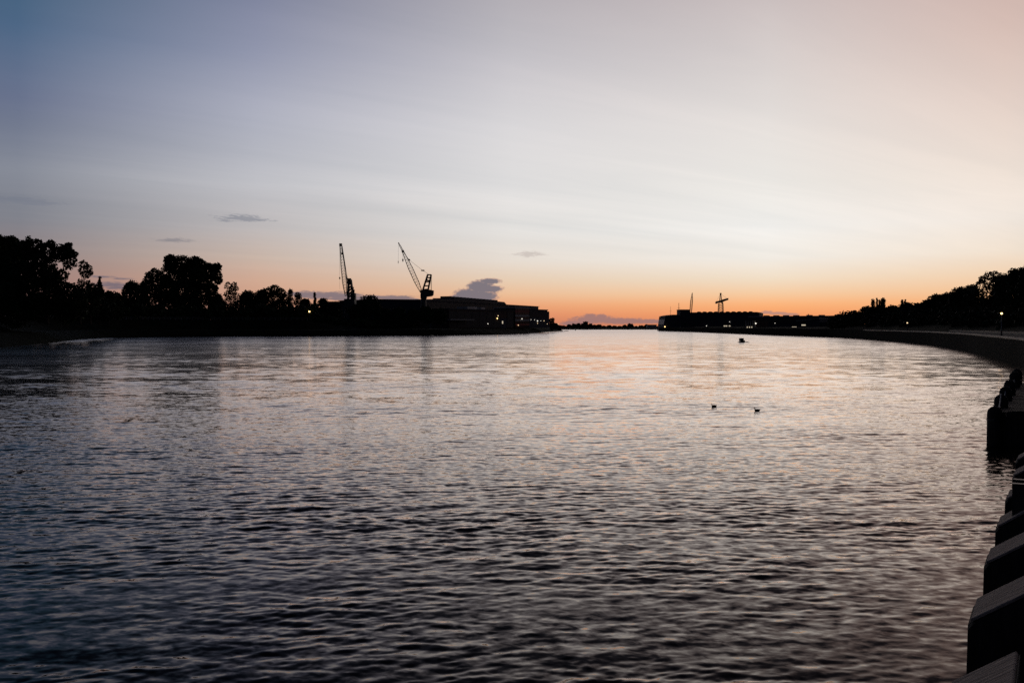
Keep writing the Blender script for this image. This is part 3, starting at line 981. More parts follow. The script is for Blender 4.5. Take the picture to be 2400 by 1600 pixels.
def crane_upright():
    d = 520.0
    base = at(822, 767, d)
    base.z = 3.5
    t = thing('harbour_crane', 'slewing harbour crane with its jib raised almost upright behind the low trees', 'crane', base)
    P = lambda px, py, dd=0.0: at(px, py, d) + Vector((0, dd, 0)) - base
    zt = P(820, 703).z
    b = MB()
    for sx in (-4.5, 4.5):
        for sy in (-4.5, 4.5):
            b.beam((sx, sy, 0), (sx * 0.6, sy * 0.6, zt - 4), 0.9)
    b.box(-3.6, 3.6, -3.6, 3.6, zt - 4.4, zt - 3)
    b.box(P(808.5, 700).x, P(833, 700).x, -3, 3, zt - 3.02, P(820, 700.5).z)
    b.build('portal', 'cranesteel', t)
    hs = MB().cbox(P(823, 690).x, P(833.6, 690).x, -2.2, 2.2, P(820, 703).z, P(820, 687).z, .25).build('machine_house', 'cranesteel', t)
    for sy in (0, 1):
        MB().box(P(826 + sy * 4, 690).x, P(828 + sy * 4, 690).x, -2.26, -2.2, P(820, 694).z, P(820, 691.5).z).build('window', 'glass', hs)
    MB().box(P(808, 686).x, P(815, 686).x, -1.2, 1.2, P(820, 686.2).z, P(820, 685).z).build('platform', 'cranesteel', t)
    m = MB()
    for sy in (-1.5, 1.5):
        l0, l1, r0, r1 = P(816, 703, sy), P(817.3, 655, sy), P(827, 690, sy), P(822.2, 655, sy)
        m.beam(l0, l1, 0.75)
        m.beam(r0, r1, 0.75)
        for f in (0.08, 0.25, 0.42, 0.58, 0.74, 0.9):
            m.beam(l0.lerp(l1, f), r0.lerp(r1, f), 0.4)
        for f in (0.08, 0.42, 0.74):
            m.beam(l0.lerp(l1, f), r0.lerp(r1, f + .16), 0.3)
    for f in (0.1, 0.5, 0.95):
        m.beam(P(816, 703, -1.5).lerp(P(817.3, 655, -1.5), f), P(816, 703, 1.5).lerp(P(817.3, 655, 1.5), f), 0.4)
        m.beam(P(827, 690, -1.5).lerp(P(822.2, 655, -1.5), f), P(827, 690, 1.5).lerp(P(822.2, 655, 1.5), f), 0.4)
    m.beam(P(813.6, 658.5), P(823, 658.5), 0.9, 3.2)
    m.beam(P(824, 683), P(831, 683.5), 0.3, 2.5)
    m.beam(P(824, 676), P(829, 676.5), 0.25, 2.0)
    m.build('mast', 'cranesteel', t)
    j = MB()
    lattice(j, P(811, 694), P(799, 577), 0.9, 1.0, 2.2, 18, 0.2, 0.09)
    jo = j.build('jib', 'cranesteel', t)
    MB().cbox(-.75, .75, -.9, .9, -.8, .8, .15).build('jib_head', 'iron', jo).location = P(798.6, 573.8)
    MB().box(-.35, .35, -.6, .6, -.5, .5).build('pulley_frame', 'iron', jo).location = P(801.2, 594)
    r = MB()
    for sy in (-.9, .9):
        r.beam(P(801.5, 576, sy), P(814, 656, sy), 0.2)
        r.beam(P(800.4, 580, sy), P(814.8, 657, sy), 0.12)
    r.build('luffing_rope', 'iron', t)
    h = MB().beam(P(795.8, 575), P(796, 677), 0.07).build('hoist_rope', 'iron', t)
    MB().cbox(-.35, .35, -.3, .3, -.55, .55, .08).build('hook_block', 'iron', h).location = P(796.3, 651.5)


crane_upright()


def crane_hammer():
    d = 960.0
    base = at(1689, 766, d)
    base.z = 3.5
    t = thing('tower_crane', 'tower crane with a short dark hammerhead arm above the long right-bank hall', 'crane', base)
    P = lambda px, py, dd=0.0: at(px, py, d) + Vector((0, dd, 0)) - base
    b = MB()
    n = 10
    top = P(1689, 711).z
    for i in range(n):
        z0, z1 = top * i / n, top * (i + 1) / n
        w0, w1 = 3.0 - .9 * i / n, 3.0 - .9 * (i + 1) / n
        for k in range(4):
            c = lambda w, z, k: (w * (1, -1, -1, 1)[k % 4], w * (1, 1, -1, -1)[k % 4], z)
            b.beam(c(w0, z0, k), c(w1, z1, k), 0.5)
            b.beam(c(w0, z0, k), c(w1, z1, k + 1), 0.25)
            b.beam(c(w1, z1, k), c(w1, z1, k + 1), 0.3)
    b.build('tower', 'cranesteel', t)
    a = MB()
    prof = lambda px, py, h: (P(px, py - h), P(px, py + h))
    secs = [(1677.5, 708.5, 2.0), (1686, 707, 2.6), (1692, 705.5, 3.2), (1697, 703.4, 2.6), (1706.5, 700.5, 2.2)]
    pts = [prof(*s) for s in secs]
    poly = [(p[1].x, p[1].z) for p in pts] + [(p[0].x, p[0].z) for p in reversed(pts)]
    a.extr(poly, -1.4, 1.4)
    ao = a.build('arm', 'cranesteel', t)
    MB().box(P(1677, 708).x, P(1681, 708).x, -1.6, 1.6, P(0, 711.5).z, P(0, 709).z).build('counterweight', 'concrete', ao)
    MB().box(P(1690, 708).x, P(1694, 708).x, -1.5, -0.2 - 1.25, P(0, 711).z, P(0, 708.5).z).build('cab', 'glass', ao)
    m = MB()
    for sx in (-1, 1):
        for sy in (-1, 1):
            m.beam(P(1689 + sx * 2.2, 704, sy * 1.0), P(1689 + sx * .6, 688.5, sy * .3), 0.45)
    for f in (.25, .5, .75):
        m.beam(P(1686.8, 704).lerp(P(1688.4, 688.5), f), P(1691.2, 704).lerp(P(1689.6, 688.5), f), .3)
    mo = m.build('apex', 'cranesteel', t)
    MB().box(-.8, .8, -.6, .6, -.7, .7).build('apex_head', 'iron', mo).location = P(1689, 688)
    MB().beam(P(1689, 688), P(1704, 699.5), .12).beam(P(1689, 688), P(1678.5, 706.5), .12).build('pendant_rope', 'iron', t)
    # the far luffing jib beside the tower block
    d2 = 930.0
    b2 = at(1620, 766, d2)
    b2.z = 3.5
    t = thing('jib_crane', 'slim pointed lattice jib rising beside the tower block', 'crane', b2)
    P = lambda px, py, dd=0.0: at(px, py, d2) + Vector((0, dd, 0)) - b2
    lattice(MB(), P(1618.5, 735), P(1622.5, 686), 1.6, 0.25, 2.0, 12, 0.28, 0.16).build('jib', 'cranerust', t)
    MB().beam(P(1622.5, 686), P(1624, 700), .1).build('hoist_rope', 'iron', t)
    MB().box(-2, 2, -2, 2, 0, P(0, 740).z).build('base', 'cranesteel', t)
    MB().cbox(-3, 3, -2, 2, P(0, 740).z, P(0, 734).z, .3).build('machine_house', 'cranesteel', t)
    for (px, top, lab, nm) in ((1571.5, 719, 'hair-thin mast above the slanted hall', 'mast'), (1590.8, 711, 'dark mast with a knob standing left of the tower block', 'mast')):
        dd = 890.0
        bb = at(px, 766, dd)
        bb.z = 3.5
        t = thing('signal_mast', lab, 'mast', bb)
        w = .28 if px < 1580 else .55
        hgt = zz(top, dd) - 3.5
        MB().beam((0, 0, 0), (0, 0, hgt), w * 1.5, sides=6, w2=w * .7).build('pole', 'cranesteel', t)
        MB().beam((-1.4, 0, hgt * .8), (1.4, 0, hgt * .8), w * .4).build('crosstree', 'cranesteel', t)
        MB().add(*icos(w * .8)).build('mast_head', 'iron', t).location = (0, 0, hgt)


crane_hammer()


# ------------------------------------------------------------------ buildings
def facade(name, label, cat, p0, p1, z0, group=None):
    """thing whose local x runs along its front from p0 to p1 (left to right), y goes back from the viewer"""
    d = Vector((p1[0] - p0[0], p1[1] - p0[1], 0))
    t = thing(name, label, cat, (p0[0], p0[1], z0), math.atan2(d.y, d.x), group)
    return t, d.length


def xy(px, d):
    return (px - 1200) / F * d, d


def wall_lamp(parent, x, y, z, r=0.3, m='cool'):
    vs, fs = icos(r)
    o = MB().add(vs, fs).build('wall_lamp', m, parent)
    o.location = (x, y, z)
    return o


YZ = 3.5
# --- long assembly hall on the left bank: end wall towards us, river side running away to the right
hall, L = facade('assembly_hall', 'long dark-blue shipyard hall with a row of vents along its roof ridge', 'hall', (-58, 562), (22.7, 762), YZ)
hw = 60.0
E, RDG = 17.8, 18.1
prof = [(0, 0), (hw, 0), (hw, E), (hw / 2, RDG), (0, E)]
b = MB()
vs = [(0, y, z) for y, z in prof] + [(L, y, z) for y, z in prof]
b.add(vs, [(0, 1, 2, 3, 4), (9, 8, 7, 6, 5), (0, 5, 6, 1), (1, 6, 7, 2), (0, 4, 9, 5)])
b.build('wall', 'cladding', hall)
r = MB()
for (y0, z0, y1, z1) in ((-.8, E - .05, hw / 2, RDG + .25), (hw / 2, RDG + .25, hw + .8, E - .05)):
    r.add([(-.8, y0, z0), (L + .8, y0, z0), (L + .8, y1, z1), (-.8, y1, z1), (-.8, y0, z0 + .3), (L + .8, y0, z0 + .3), (L + .8, y1, z1 + .3), (-.8, y1, z1 + .3)],
          [(3, 2, 1, 0), (4, 5, 6, 7), (0, 1, 5, 4), (1, 2, 6, 5), (2, 3, 7, 6), (3, 0, 4, 7)])
rf = r.build('roof', 'roof', hall)
TOP = 22.0
MB().extr([(36, E + .2), (198, E + .2), (190, TOP - .6), (94, TOP), (92, TOP - 1.0), (66, E + 2.6)], hw / 2 - 9, hw / 2 + 9).build('ridge_monitor', 'roof', hall)
vent = MB().extr([(-1.3, 0), (1.3, 0), (1.0, 1.5), (-1.0, 1.5)], -4.2, 4.2).mesh('roof_vent')
vent.materials.append(M['cladding'])
for k in range(15):
    link('roof_vent', vent, hall, (97.5 + k * 6.3, hw / 2, TOP - .05 - .0062 * k * 6.3))
pnl = MB().box(.15, 7.0, -.14, 0, 9.2, E - .9).mesh('wall_panel')
pnl.materials.append(M['cladding2'])
for k in range(int(L / 7.15)):
    link('wall_panel', pnl, hall, (k * 7.15, 0, 0))
gt = MB().box(-.15, 0, 12, 30, 0, 14).build('hall_gate', 'cladding2', hall)
for k in range(5):
    MB().box(-.24, -.15, 12.2 + k * 3.55, 15.5 + k * 3.55, .2, 13.8).build('gate_leaf', 'cladding', gt)

# --- lower hall in front
p0, p1 = xy(1052, 505), xy(1203, 560)
fh, L = facade('front_hall', 'lower grey-brown hall in front of the long hall, with a lit doorway', 'hall', p0, p1, YZ)
H = zz(727, 525) - YZ
MB().box(0, L, 0, 26, 0, H).build('wall', 'brick', fh)
MB().box(-.5, L + .5, -.5, 26.5, H, H + .7).build('roof', 'roof', fh)
MB().box(L * .35, L * .5, 4, 12, H + .7, H + 2.2).build('roof_light', 'paleroof', fh)
MB().box(L * .56, L * .62, 4, 12, H + .7, H + 2.0).build('roof_light', 'paleroof', fh)
MB().box(-6, L * .25, -6, -.02, 4.5, 5.3).build('canopy', 'concrete', fh)
n = 9
pw = L / n
pnl = MB().box(.12, pw - .12, -.18, 0, .3, H - .8).mesh('wall_panel')
pnl.materials.append(M['cladding2'])
for k in range(n):
    if k != 7:
        link('wall_panel', pnl, fh, (k * pw, 0, 0))
dr = MB().box(7 * pw + .4, 8 * pw - .4, -.1, 0, 0, 6.2).build('door', 'cladding', fh)
MB().box(7 * pw + 2.0, 7 * pw + 3.1, -.16, -.1, 2.7, 4.4).build('door_window', 'litwin', dr)


def kx(px, d, P0, P1):
    """metres along the front P0-P1 at which the photo column px meets it"""
    u = (px - 1200.0) / F
    ex, ey = P1[0] - P0[0], P1[1] - P0[1]
    n_ = math.hypot(ex, ey)
    ex, ey = ex / n_, ey / n_
    return (u * P0[1] - P0[0]) / (ex - u * ey)



for px, py, d, mm, rr in ((1166, 740, 546, 'warm2', .30), (1164, 746, 545, 'warm', .34), (1142, 758.5, 537, 'cool', .26)):
    wall_lamp(fh, kx(px, d, p0, p1), -.5, zz(py, d) - YZ, rr, mm)

# --- office block with red bands
p0, p1 = xy(1207.5, 588), xy(1240, 596)
ob, L = facade('office_block', 'office block with red and pale bands and dark window strips', 'building', p0, p1, YZ)
H = zz(722, 590) - YZ
MB().box(0, L, 0, 22, 0, H).build('wall', 'brick', ob)
MB().box(-.4, L + .4, -.4, 22.4, H, H + .6).build('roof', 'paleroof', ob)
for k in range(4):
    z = 1.6 + k * (H - 2.6) / 3.6
    bd = MB().box(-.12, L + .12, -.25, 0, z, z + 1.25).build('spandrel', 'red' if k in (0, 3) else 'palewall', ob)
    for i in range(6):
        w = MB().box(i * L / 6 + .12, (i + 1) * L / 6 - .12, -.1, 0, z + 1.35, z + 2.9).build('window', 'glass', ob)
        MB().box(i * L / 6 + .06, i * L / 6 + .12, -.2, 0, z + 1.3, z + 2.95).build('window_frame', 'cladding2', w)
wall_lamp(ob, L * .45, -.5, zz(747, 590) - YZ, .3, 'cool')
wall_lamp(ob, L * .18, -.6, zz(762, 588) - YZ, .3, 'warm2')

# --- stepped end blocks
p0, p1 = xy(1241, 640), xy(1283, 660)
eb, L = facade('end_block', 'stepped dark block with a row of small lights at the end of the shipyard', 'building', p0, p1, YZ)
H = zz(726.5, 650) - YZ
MB().box(0, L, 0, 30, 0, H).build('wall', 'cladding', eb)
MB().box(L + .02, L + 4.2, 1, 24, 0, zz(729.5, 655) - YZ).build('side_block', 'cladding', eb)
MB().box(-.4, L + .4, -.4, 30.4, H, H + .5).build('roof', 'roof', eb)
pnl = MB().box(.1, L / 6 - .1, -.15, 0, 7.6, H - .6).mesh('wall_panel')
pnl.materials.append(M['cladding2'])
for k in range(6):
    link('wall_panel', pnl, eb, (k * L / 6, 0, 0))
for i, (px, py, rr, mm) in enumerate(((1243, 749, .2, 'cool'), (1251, 749.5, .2, 'cool'), (1258.3, 752, .42, 'cool'), (1258.3, 757.5, .25, 'warm2'), (1266, 751.5, .2, 'cool'), (1273.5, 751.5, .3, 'warm2'), (1281, 759, .22, 'warm2'))):
    wall_lamp(eb, kx(px, 650, p0, p1), -.6, zz(py, 650) - YZ, rr, mm)
sh = thing('warehouse', 'low dark warehouse roof seen between the upright crane and the dome-shaped tree', 'building', (*xy(752, 540), YZ))
L = (xy(850, 540)[0] - xy(752, 540)[0])
H = zz(711, 540) - YZ
MB().box(0, L, 0, 20, 0, H).build('wall', 'cladding', sh)
MB().extr([(-.5, H), (L + .5, H), (L - 3, H + 1.2), (3, H + 1.2)], -.5, 20.5).build('roof', 'roof', sh)

# --- right bank: slanted hall
YR = 2.6
p0, p1 = xy(1559.5, 846), xy(1596, 846)
sl, L = facade('slanted_hall', 'dark hall with a leaning pale end wall at the right mouth of the bend', 'hall', p0, p1, 0.2)
z = lambda py: zz(py, 850) - 0.2
X = lambda px: kx(px, 850, p0, p1)
LEAN, DP = 2.0, 36.0
sec = [(-LEAN, 0), (L, 0), (L, z(741)), (X(1588), z(739.5)), (X(1578), z(739.3)), (X(1568), z(740.6)), (0, z(742.6))]
MB().extr(sec, 0, DP).build('wall', 'cladding', sl)
rp = [(1559, 742.2), (1568, 740.2), (1578, 738.8), (1588, 739), (1596.5, 740.6)]
MB().extr([(X(a), z(c) + .1) for a, c in rp] + [(X(a), z(c) + .6) for a, c in reversed(rp)], -.5, DP + .5).build('roof', 'roof', sl)
zt_ = z(742.6)
lean = lambda h: -LEAN * (1 - h / zt_)


def end_piece(name, y0, y1, h0, h1, m):
    q = [(lean(h) - e, y, h) for e in (.02, .3) for y in (y0, y1) for h in (h0, h1)]
    return MB().add(q, [(0, 1, 3, 2), (4, 6, 7, 5), (0, 4, 5, 1), (2, 3, 7, 6), (0, 2, 6, 4), (1, 5, 7, 3)]).build(name, m, sl)


for k in range(4):
    end_piece('end_panel', 1.5 + k * 8.2, 9.5 + k * 8.2, z(760), z(748), 'palewall')
end_piece('end_fascia', 1, DP - 1, z(747.4), z(744), 'cladding2')
wall_lamp(sl, -.6, -.8, z(765.5), .5, 'warm')
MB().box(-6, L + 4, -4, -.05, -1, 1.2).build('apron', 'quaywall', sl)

p0, p1 = xy(1594, 872), xy(1616.5, 872)
tb, L = facade('tower_block', 'square dark tower block rising between the slanted hall and the long hall', 'building', p0, p1, YR)
H = zz(726, 872) - YR
MB().box(0, L, 0, 18, 0, H).build('wall', 'cladding', tb)
MB().box(-.3, L + .3, -.3, 18.3, H, H + .4).build('parapet', 'roof', tb)

p0, p1 = xy(1614, 905), xy(1783, 880)
lh, L = facade('long_hall', 'long black hall with a scalloped row of roof vents on the right bank', 'hall', p0, p1, YR)
H = zz(733.5, 892) - YR
MB().box(0, L - 1.5, 0, 45, 0, H).build('wall', 'cladding', lh)
MB().extr([(-.4, H), (L - 1.1, H), (L - 3.5, H + .9), (-.4, H + .9)], -.4, 45.4).build('roof', 'roof', lh)
vent = MB().extr([(-1.9, 0), (1.9, 0), (1.5, .45), (.8, .75), (-.8, .75), (-1.5, .45)], -3, 3).mesh('roof_vent')
vent.materials.append(M['roof'])
for px in (1637, 1650, 1663.5, 1677, 1690.5, 1704.5, 1718, 1731.5, 1745, 1758.5):
    link('roof_vent', vent, lh, (kx(px, 890, p0, p1), 4, H + .92))
for px, py, rr, mm in ((1603, 770, .4, 'cool'), (1656, 763.5, .35, 'cool'), (1710, 754, .3, 'cool')):
    wall_lamp(lh, kx(px, 890, p0, p1), -.6, zz(py, 890) - YR, rr, mm)
for px in (1698, 1702.5, 1710):
    x = kx(px, 890, p0, p1)
    MB().box(x - .8, x + .8, -.12, 0, zz(766, 890) - YR, zz(762.6, 890) - YR).build('window', 'litwin', lh)

p0, p1 = xy(1756, 690), xy(1974, 640)
sd, L = facade('long_shed', 'long low dark-blue shed with a pale roof edge on the right bank', 'hall', p0, p1, YR)
H = zz(742, 668) - YR
MB().box(0, L, 0, 40, 0, H).build('wall', 'cladding', sd)
MB().box(-.5, L + .5, -.6, 40.5, H, H + .55).build('roof', 'paleroof', sd)
pnl = MB().box(.15, 5.85, -.14, 0, 3.6, H - .3).mesh('wall_panel')
pnl.materials.append(M['cladding2'])
for k in range(int(L / 6)):
    link('wall_panel', pnl, sd, (k * 6, 0, 0))
for px in (1785, 1808, 1831, 1855, 1886, 1915):
    x = kx(px, 668, p0, p1)
    MB().box(x - 1.6, x + 1.6, 6, 10, H + .55, H + 1.25).build('roof_vent', 'roof', sd)
x = kx(1887, 668, p0, p1)
MB().box(x - .25, x + .25, 5, 5.5, H + .55, H + 2.0).build('flue', 'iron', sd)
wall_lamp(sd, kx(1817, 672, p0, p1), -.5, zz(757, 672) - YR, .22, 'cool')

p0, p1 = xy(1745, 640), xy(1773, 632)
gb, L = facade('workshop_front', 'small pale workshop front with white columns and a bright lamp', 'building', p0, p1, YR)
H = zz(751, 636) - YR
MB().box(0, L, 0, 14, 0, H).build('wall', 'brick', gb)
MB().box(-.3, L + .3, -1.2, 14.3, H, H + .4).build('roof', 'roof', gb)
for k in range(5):
    x = L * (.12 + .19 * k)
    MB().box(x, x + .55, -.6, -.02, 0, H - .01).build('column', 'palewall', gb)
for k in range(3):
    x = L * (.2 + .19 * k)
    MB().box(x, x + .7, -.1, 0, .8, 1.8).build('window', 'litwin', gb)
wall_lamp(gb, L + .1, -1.0, zz(757.8, 634) - YR, .5, 'cool')

p0, p1 = xy(1868, 600), xy(1938, 585)
ms, L = facade('boat_shed', 'small shed with a pale sloping roof and lit windows on the right bank', 'building', p0, p1, YR)
H = zz(751.5, 592) - YR
H2 = zz(745.6, 592) - YR
MB().extr([(0, 0), (L * .75, 0), (L * .75, H2 - .3), (0, H - .3)], 0, 16).build('wall', 'cladding', ms)
r = MB().extr([(-.6, H - .3), (L * .76, H2 - .3), (L * .76, H2), (-.6, H)], -.8, 16.8).build('roof', 'paleroof', ms)
MB().box(L * .75 + .01, L, 2, 14, 0, H - .8).build('annex', 'cladding2', ms)
for px0, px1, py0, py1 in ((1878.5, 1888, 763, 760.3),):
    MB().box(kx(px0, 592, p0, p1), kx(px1, 592, p0, p1), -.1, 0, zz(py0, 592) - YR, zz(py1, 592) - YR).build('window', 'litwin', ms)
wall_lamp(ms, kx(1876, 592, p0, p1), -.6, zz(768.3, 592) - YR, .3, 'warm2')
wall_lamp(ms, kx(1891.5, 592, p0, p1), -.6, zz(768.3, 592) - YR, .34, 'warm2')
p0, p1 = xy(1855, 608), xy(1868, 604)
kb, L = facade('kiosk', 'tiny kiosk with a lit front left of the pale-roofed shed', 'kiosk', p0, p1, YR)
MB().box(0, L, 0, 4, 0, 2.9).build('wall', 'brick', kb)
MB().box(-.3, L + .3, -.6, 4.3, 2.9, 3.15).build('roof', 'roof', kb)
MB().box(.4, L - .4, -.08, 0, .7, 1.7).build('window', 'litwin', kb)


# ------------------------------------------------------------------ lamps
def lamp_post(label, px, py, d, base_z, r=.32, m='warm', group='lit lamp posts by the river'):
    p = at(px, py, d)
    t = thing('street_lamp', label, 'lamp', (p.x, p.y, base_z), 0, group)
    h = p.z - base_z
    MB().beam((0, 0, -.5), (0, 0, h - r), .22, sides=8, w2=.12).build('pole', 'fence', t)
    MB().beam((0, 0, -.1), (0, 0, .9), .34, sides=8, w2=.26).build('base', 'iron', t)
    hd = MB().beam((0, 0, h - r * 1.3), (0, 0, h - r * .85), r * 1.2, sides=10).beam((0, 0, h + r * .8), (0, 0, h + r * 1.25), r * 1.7, sides=10, w2=r * .5).build('lamp_head', 'iron', t)
    vs, fs = icos(r, 2)
    g = MB().add(vs, fs).build('lamp_globe', m, t, True)
    g.location = (0, 0, h)


lamp_post('tall lit lamp post on the left bank below the tiny conifer', 725, 730, 446, 3.2, .42)
lamp_post('lit lamp post before the dark slope near the right edge', 2347.5, 734.5, 152, 3.3, .17)
lamp_post('small lit lamp at the dark foot of the wooded bank', 2126.5, 756.5, 300, 3.3, .22, 'warm2')
lamp_post('single white lamp at the right end of the long shed', 1969.5, 761.3, 430, 3.3, .30, 'cool')
lamp_post('left small lamp on the bushy shipyard point', 1301.5, 757.5, 700, 2.8, .26, 'warm2')
lamp_post('right small lamp on the bushy shipyard point', 1308, 759, 712, 2.8, .26, 'warm2')

# ------------------------------------------------------------------ left bank fence and parked vehicles
fl = [(LL[i] + LN[i] * 28.5, crest(i)) for i in range(len(LL)) if -60 < 1200 + F * LL[i].x / max(LL[i].y, 1) < 720]
path, plen = smooth_line([p + Vector((0, 0, c)) for p, c in fl], max(2, int(sum((fl[i + 1][0] - fl[i][0]).length for i in range(len(fl) - 1)) / 2.6)))
o0 = path[0]
fe = thing('dike_fence', 'grey steel fence of posts and rails along the left dike', 'fence', o0)
post = MB().box(-.09, .09, -.06, .06, -.3, 1.5).mesh('post')
post.materials.append(M['fence'])
for p in path:
    link('post', post, fe, p - o0)
for hgt in (.5, 1.0, 1.45):
    b = MB()
    for a, c in zip(path, path[1:]):
        b.beam(a - o0 + Vector((0, -.08, hgt)), c - o0 + Vector((0, -.08, hgt)), .07)
    b.build('rail', 'fence', fe)


def parked_car(px, d, base_z, label, van=False, lights=False):
    x, y = xy(px, d)
    t = thing('parked_van' if van else 'parked_car', label, 'van' if van else 'car', (x, y, base_z), 0)
    Lc, Hc = (5.4, 2.2) if van else (4.4, 1.45)
    prof = [(-Lc / 2, .35), (Lc / 2, .35), (Lc / 2, .95), (Lc * .3 if not van else Lc * .42, 1.05), (Lc * .14 if not van else Lc * .3, Hc), (-Lc * .3 if not van else -Lc * .49, Hc), (-Lc * .47, 1.0)]
    bd = MB().extr(prof, -.85, .85).build('body', 'car', t)
    for sx in (-.31, .31):
        for sy in (-.86, .86):
            w = MB().tube([(Lc * sx, sy - .1, .33), (Lc * sx, sy + .1, .33)], [.33, .33], 12).build('wheel', 'rubber', t)
            MB().tube([(Lc * sx, sy - .12, .33), (Lc * sx, sy + .12, .33)], [.18, .18], 8).build('rim', 'fence', w)
    for sy in (-.87, .855):
        MB().box(-Lc * .24, Lc * .12, sy, sy + .015, 1.0, Hc - .12).build('window', 'glass', t)
    for sy in (-.6, .6):
        MB().box(Lc / 2, Lc / 2 + .05, sy - .15, sy + .15, .62, .8).build('headlight', 'cool' if lights else 'glass', t)


parked_car(455, 462, 7.45, 'pale van parked on the left dike below the great round tree', True)
parked_car(503, 462, 7.45, 'car with a lit lamp on the left dike right of the pale van', False, True)
o = bpy.data.objects['parked_car']
o.rotation_euler[2] = rad(-75)
parked_car(640, 463, 7.4, 'pale car parked on the left dike under the domed tree')

# ------------------------------------------------------------------ right quay: wall, coping stones, low pale wall
qw = thing('quay_wall', 'dark concrete quay wall curving along the right bank with pale coping stones', 'wall', RL[0])
o0 = RL[0]
b = MB()
vs, fs = [], []
for i in range(len(RL)):
    for off, z in ((.34, -3.5), (.30, QZ - .02), (.60, QZ - .02), (.60, -3.5)):
        vs.append(RL[i] + RN[i] * off + Vector((0, 0, z)) - o0)
n = len(RL)
for i in range(n - 1):
    for k in range(4):
        fs.append((i * 4 + k, i * 4 + (k + 1) % 4, (i + 1) * 4 + (k + 1) % 4, (i + 1) * 4 + k))
fs += [(0, 1, 2, 3), tuple((n - 1) * 4 + k for k in (3, 2, 1, 0))]
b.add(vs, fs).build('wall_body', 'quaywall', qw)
# coping stones one by one as far as they can be told apart, then one run
cp, clen = smooth_line(SHORE_R, int(RLEN / 3.0))
cn = normals(cp, -1)
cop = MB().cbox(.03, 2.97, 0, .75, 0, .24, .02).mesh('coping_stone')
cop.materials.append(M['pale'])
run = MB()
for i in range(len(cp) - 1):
    a, c = cp[i] + cn[i] * .42, cp[i + 1] + cn[i + 1] * .42
    d = c - a
    if a.y < 330:
        link('coping_stone', cop, qw, a - o0 + Vector((0, 0, QZ - .015 + nz(.012))), (0, 0, math.atan2(d.y, d.x) ), (d.length / 3.0, -1, 1))
    else:
        nn = cn[i] * .75
        a0, c0 = a - o0 + Vector((0, 0, QZ + .2)), c - o0 + Vector((0, 0, QZ + .2))
        dn = Vector((0, 0, -.22))
        run.add([a0, c0, c0 + nn, a0 + nn, a0 + dn, c0 + dn, c0 + nn + dn, a0 + nn + dn], [(0, 1, 2, 3), (7, 6, 5, 4), (0, 4, 5, 1), (1, 5, 6, 2), (2, 6, 7, 3), (3, 7, 4, 0)])
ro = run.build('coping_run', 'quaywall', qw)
lw = thing('garden_wall', 'low pale stone wall behind the promenade on the right bank', 'wall', RL[0])
seg = [i for i in range(len(RL)) if 95 < RL[i].y < 262]
k0 = seg[0]
for a, c in zip(seg[::3], seg[3::3]):
    p, q_ = RL[a] + RN[a] * 11.2, RL[c] + RN[c] * 11.2
    d = (q_ - p)
    nn = Vector((d.y, -d.x, 0)).normalized() * .5
    dd = d.normalized() * .03
    b = MB()
    base = [p + dd, q_ - dd, q_ - dd + nn, p + dd + nn]
    b.prism([(v - o0)[:2] for v in reversed(base)], QZ - .1, QZ + .5)
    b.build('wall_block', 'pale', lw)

# ------------------------------------------------------------------ fender piles on the near quay
P1 = Vector((2.61, 5.07, 0))          # river-side front corner of the pile marked 1


def fender(k, label):
    s = 1.43 * k
    p = P1 + QD * s + Vector((nz(.015), nz(.015), 0))
    ang_ = math.atan2(QD.y, QD.x)
    t = thing('fender_pile', label, 'fender pile', (p.x, p.y, 0), ang_, 'timber fender piles of the near quay')
    # local x = along the quay (away), local -y = inland
    th = .44 + nz(.02)
    zl, zh, w = 3.30 + nz(.015), 3.50 + nz(.015), .30
    c = .035
    b = MB()
    # body: battered river face, sloping top; profile in y-z pushed along x, with worn edges
    prof = [(w * -1, -3.0), (.12, -3.0), (.0, zl - c), (-c * .7, zl), (-w, zh)]
    xs = [(0, c), (c, 0), (th - c, 0), (th, c)]
    rings = []
    for x, inset in xs:
        cy = sum(p_[0] for p_ in prof) / len(prof)
        rings.append([(x, y + (cy - y) * inset * 1.2, z_ - (inset * .5 if z_ > 0 else 0)) for y, z_ in prof])
    vs = [v for r_ in rings for v in r_]
    n_ = len(prof)
    fs = [tuple(range(n_ - 1, -1, -1)), tuple(range(3 * n_, 4 * n_))]
    for i in range(3):
        for j in range(n_):
            a, d = i * n_ + j, i * n_ + (j + 1) % n_
            fs.append((a, d, d + n_, a + n_))
    b.add(vs, fs).build('pile', 'oldtimber', t)
    # weathered sloping top, a plank spiked on
    L_ = math.hypot(w - c * .7, zh - zl)
    sl_ = math.atan2(zh - zl, w - c * .7)
    cb = MB().cbox(.004, th - .004, -L_ + .01, .0, 0, .016, .004).build('cap_plank', 'timber', t)
    cb.location = (0, -c * .7, zl - .002)
    cb.rotation_euler = (-sl_, 0, 0)
    bl = MB()
    for z_ in (2.9, 2.2):
        bl.tube([(-.03, -w * .5, z_), (.0, -w * .5, z_)], [.03, .035], 8)
    bl.build('bolt', 'iron', t)
    return t


NAMES = ['nearest timber fender pile at the lower right corner', 'second nearest fender pile with a broad weathered sloping cap', 'third fender pile from the lower right corner, dark-stained cap',
         'fourth fender pile from the corner, carrying an iron bracket', 'fifth fender pile from the lower right corner', 'sixth fender pile from the corner, mostly cut by the right edge',
         'seventh fender pile from the corner, a sliver at the right edge']
piles = [fender(k, NAMES[k + 1]) for k in range(-1, 6)]
br = MB().box(.10, .16, -.42, -.12, 3.36, 3.66).box(.10, .40, -.42, -.36, 3.36, 3.66).box(.34, .40, -.42, -.12, 3.40, 3.66)
br.build('bracket', 'iron', piles[3])

